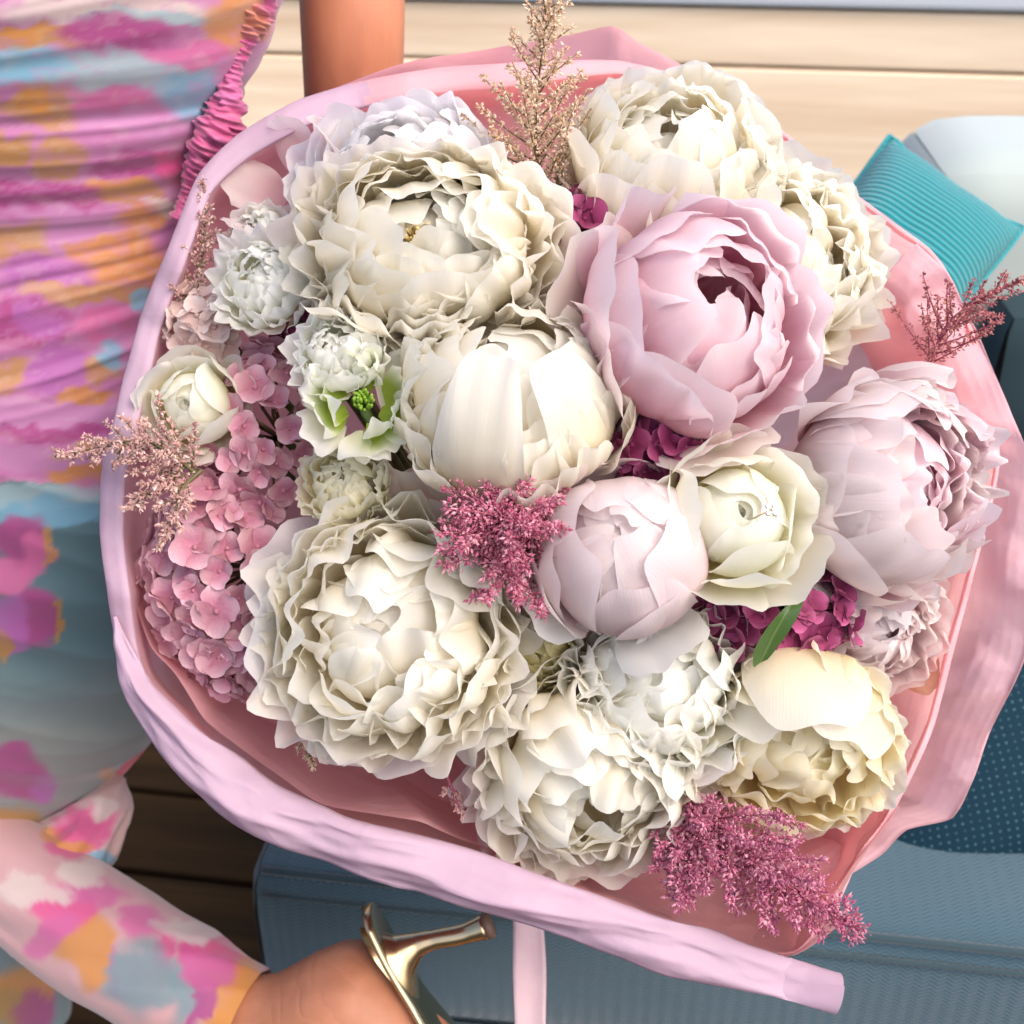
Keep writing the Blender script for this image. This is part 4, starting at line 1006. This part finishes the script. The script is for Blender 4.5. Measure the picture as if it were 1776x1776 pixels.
# ------------------------------------------------------------------ astilbe
OCTV = np.array([(.8, 0, 0), (-.8, 0, 0), (0, .55, 0), (0, -.55, 0), (0, 0, 1.7), (0, 0, -1.5)])
OCTF = np.array([(0, 2, 4), (2, 1, 4), (1, 3, 4), (3, 0, 4), (2, 0, 5), (1, 2, 5), (3, 1, 5), (0, 3, 5)])
def astilbe(label, path, mat, smat, L0, nb, seed, bead=.0011, per=26, lift=.55, spread=(1, 1), fluff=.0032, taper=.9, base_free=.18, group='astilbe plumes', ang=1.0):
    rng = np.random.RandomState(seed)
    pts = np.array([tuple(P(*p)) for p in path]); root = thing('astilbe', label, 'astilbe', tuple(pts[0]), group)
    o0 = pts[0]; ph = catmull(list(pts-o0), 40); T, N, B = frames(ph)
    tube('stem', ph, np.linspace(.0013, .0004, 40), M[smat], root, 6)
    cen = []; dirs = []; sizes = []
    toC = np.array(-FW)
    for k in range(nb):
        f = base_free+(1-base_free)*(k+rng.rand()*.6)/nb; i = min(38, int(f*39)); base = ph[i]
        L = L0*(1-taper*((f-base_free)/(1-base_free)))*rng.uniform(.8, 1.15)
        a = k*2.4+rng.uniform(-.4, .4)
        rad = N[i]*math.cos(a)*spread[0]+B[i]*math.sin(a)*spread[1]
        dr = T[i]*lift+rad*ang; dr /= np.linalg.norm(dr)
        m = 7; br = [base+dr*L*s + T[i]*L*.16*s*s + toC*L*.02*rng.randn()*s for s in np.linspace(0, 1, m)]
        br = np.array(br); tube('branch', br, np.linspace(.0006, .0002, m), M[smat], root, 4)
        cnt = max(6, int(per*1.35*L/L0))
        for q in range(cnt):
            s = rng.uniform(.06, 1)**.85; p = base+dr*L*s+T[i]*L*.16*s*s
            off = rng.randn(3); off /= np.linalg.norm(off)
            cen.append(p+off*fluff*rng.uniform(.2, 1.15)*(1.2-.8*s)); dirs.append(off+dr*.5); sizes.append(bead*rng.uniform(.35, 1.05))
    for q in range(int(per*1.2)):
        s = rng.uniform(.75, 1); i = int(s*39); off = rng.randn(3); off /= np.linalg.norm(off)
        cen.append(ph[i]+off*fluff*.8*(1.4-s)); dirs.append(off+T[i]*.6); sizes.append(bead*rng.uniform(.6, 1.1))
    cen = np.array(cen); dirs = np.array(dirs); dirs /= np.linalg.norm(dirs, axis=1)[:, None]; sizes = np.array(sizes)
    rf = rng.randn(len(cen), 3); xa = np.cross(dirs, rf); xa /= np.linalg.norm(xa, axis=1)[:, None]; ya = np.cross(dirs, xa)
    V = cen[:, None, :]+sizes[:, None, None]*(OCTV[None, :, :1]*xa[:, None, :]+OCTV[None, :, 1:2]*ya[:, None, :]+OCTV[None, :, 2:]*dirs[:, None, :])
    F = (OCTF[None]+6*np.arange(len(cen))[:, None, None]).reshape(-1, 3)
    o = mesh_obj('florets', V.reshape(-1, 3), [tuple(map(int, f)) for f in F], M[mat], root, False); o['kind'] = 'stuff'
    return root
astilbe('tall beige astilbe plume standing up at the top, reaching the frame edge', [(965, 400, .70), (935, 300, .695), (930, 220, .69), (938, 100, .685), (952, -6, .68)], 'ast_cream', 'ast_stem', .060, 50, 51, .00125, 100, .62, fluff=.0050, base_free=.16, taper=.85)
astilbe('short brown beige astilbe tuft at the foot of the tall beige plume', [(990, 420, .71), (975, 360, .695), (968, 290, .688), (990, 215, .685)], 'ast_cream', 'ast_stem', .020, 22, 52, .0009, 60, .5, fluff=.004, base_free=.1)
astilbe('dusky rose astilbe plume poking out over the paper at the right', [(1610, 650, .70), (1625, 600, .69), (1650, 555, .685), (1700, 520, .68), (1772, 484, .675)], 'ast_dusk', 'ast_stem_r', .042, 32, 53, .0010, 80, .7, fluff=.0038, base_free=.05, taper=.88)
astilbe('pale pink astilbe plume spilling left over the paper edge by the dress', [(345, 825, .675), (300, 790, .668), (250, 765, .662), (180, 775, .66), (95, 792, .66)], 'ast_pale', 'ast_stem', .036, 30, 54, .00135, 70, .55, fluff=.0042, base_free=.02)
astilbe('pale pink astilbe sprig drooping below the small white rose', [(335, 800, .675), (290, 830, .668), (255, 860, .664), (215, 885, .664)], 'ast_pale', 'ast_stem', .018, 14, 55, .00135, 44, .6, fluff=.0036)
astilbe('pale pink astilbe sprig hanging down onto the lower hydrangea', [(350, 815, .672), (315, 850, .667), (300, 900, .665), (272, 955, .665)], 'ast_pale', 'ast_stem', .017, 16, 56, .00135, 44, .6, fluff=.0036)
astilbe('thin beige pink astilbe spray along the upper left paper wall', [(345, 590, .715), (340, 500, .71), (355, 410, .708), (352, 310, .708)], 'ast_pale', 'ast_stem', .022, 26, 57, .0012, 40, .6, fluff=.004)
astilbe('star shaped magenta astilbe in the middle of the bouquet, above the round bud', [(905, 1000, .66), (890, 950, .632), (878, 915, .612), (868, 890, .600)], 'ast_rose', 'ast_stem_r', .044, 44, 58, .0013, 150, .35, fluff=.0078, base_free=.12, taper=.45)
astilbe('large magenta astilbe fanning down at the bottom right over the paper', [(1205, 1375, .68), (1250, 1440, .658), (1320, 1500, .648), (1400, 1560, .645), (1490, 1612, .645)], 'ast_mag', 'ast_stem_r', .050, 46, 59, .0013, 150, .75, fluff=.0075, base_free=.04, taper=.85)
astilbe('short magenta astilbe side plume below the drooping white peony', [(1200, 1380, .672), (1205, 1440, .66), (1195, 1500, .655), (1180, 1560, .655)], 'ast_mag', 'ast_stem_r', .034, 28, 60, .0013, 130, .7, fluff=.0070, base_free=.06, taper=.8)
astilbe('tiny beige astilbe tip below the shaggy white peony, against pink paper', [(520, 1270, .69), (535, 1300, .685), (545, 1335, .683)], 'ast_cream', 'ast_stem', .010, 10, 61, .0009, 30, .6, fluff=.003)
astilbe('tiny pale astilbe tip hanging left of the drooping white peony', [(775, 1345, .685), (790, 1385, .68), (803, 1420, .678)], 'ast_pale', 'ast_stem_r', .008, 9, 62, .0009, 26, .6, fluff=.003)
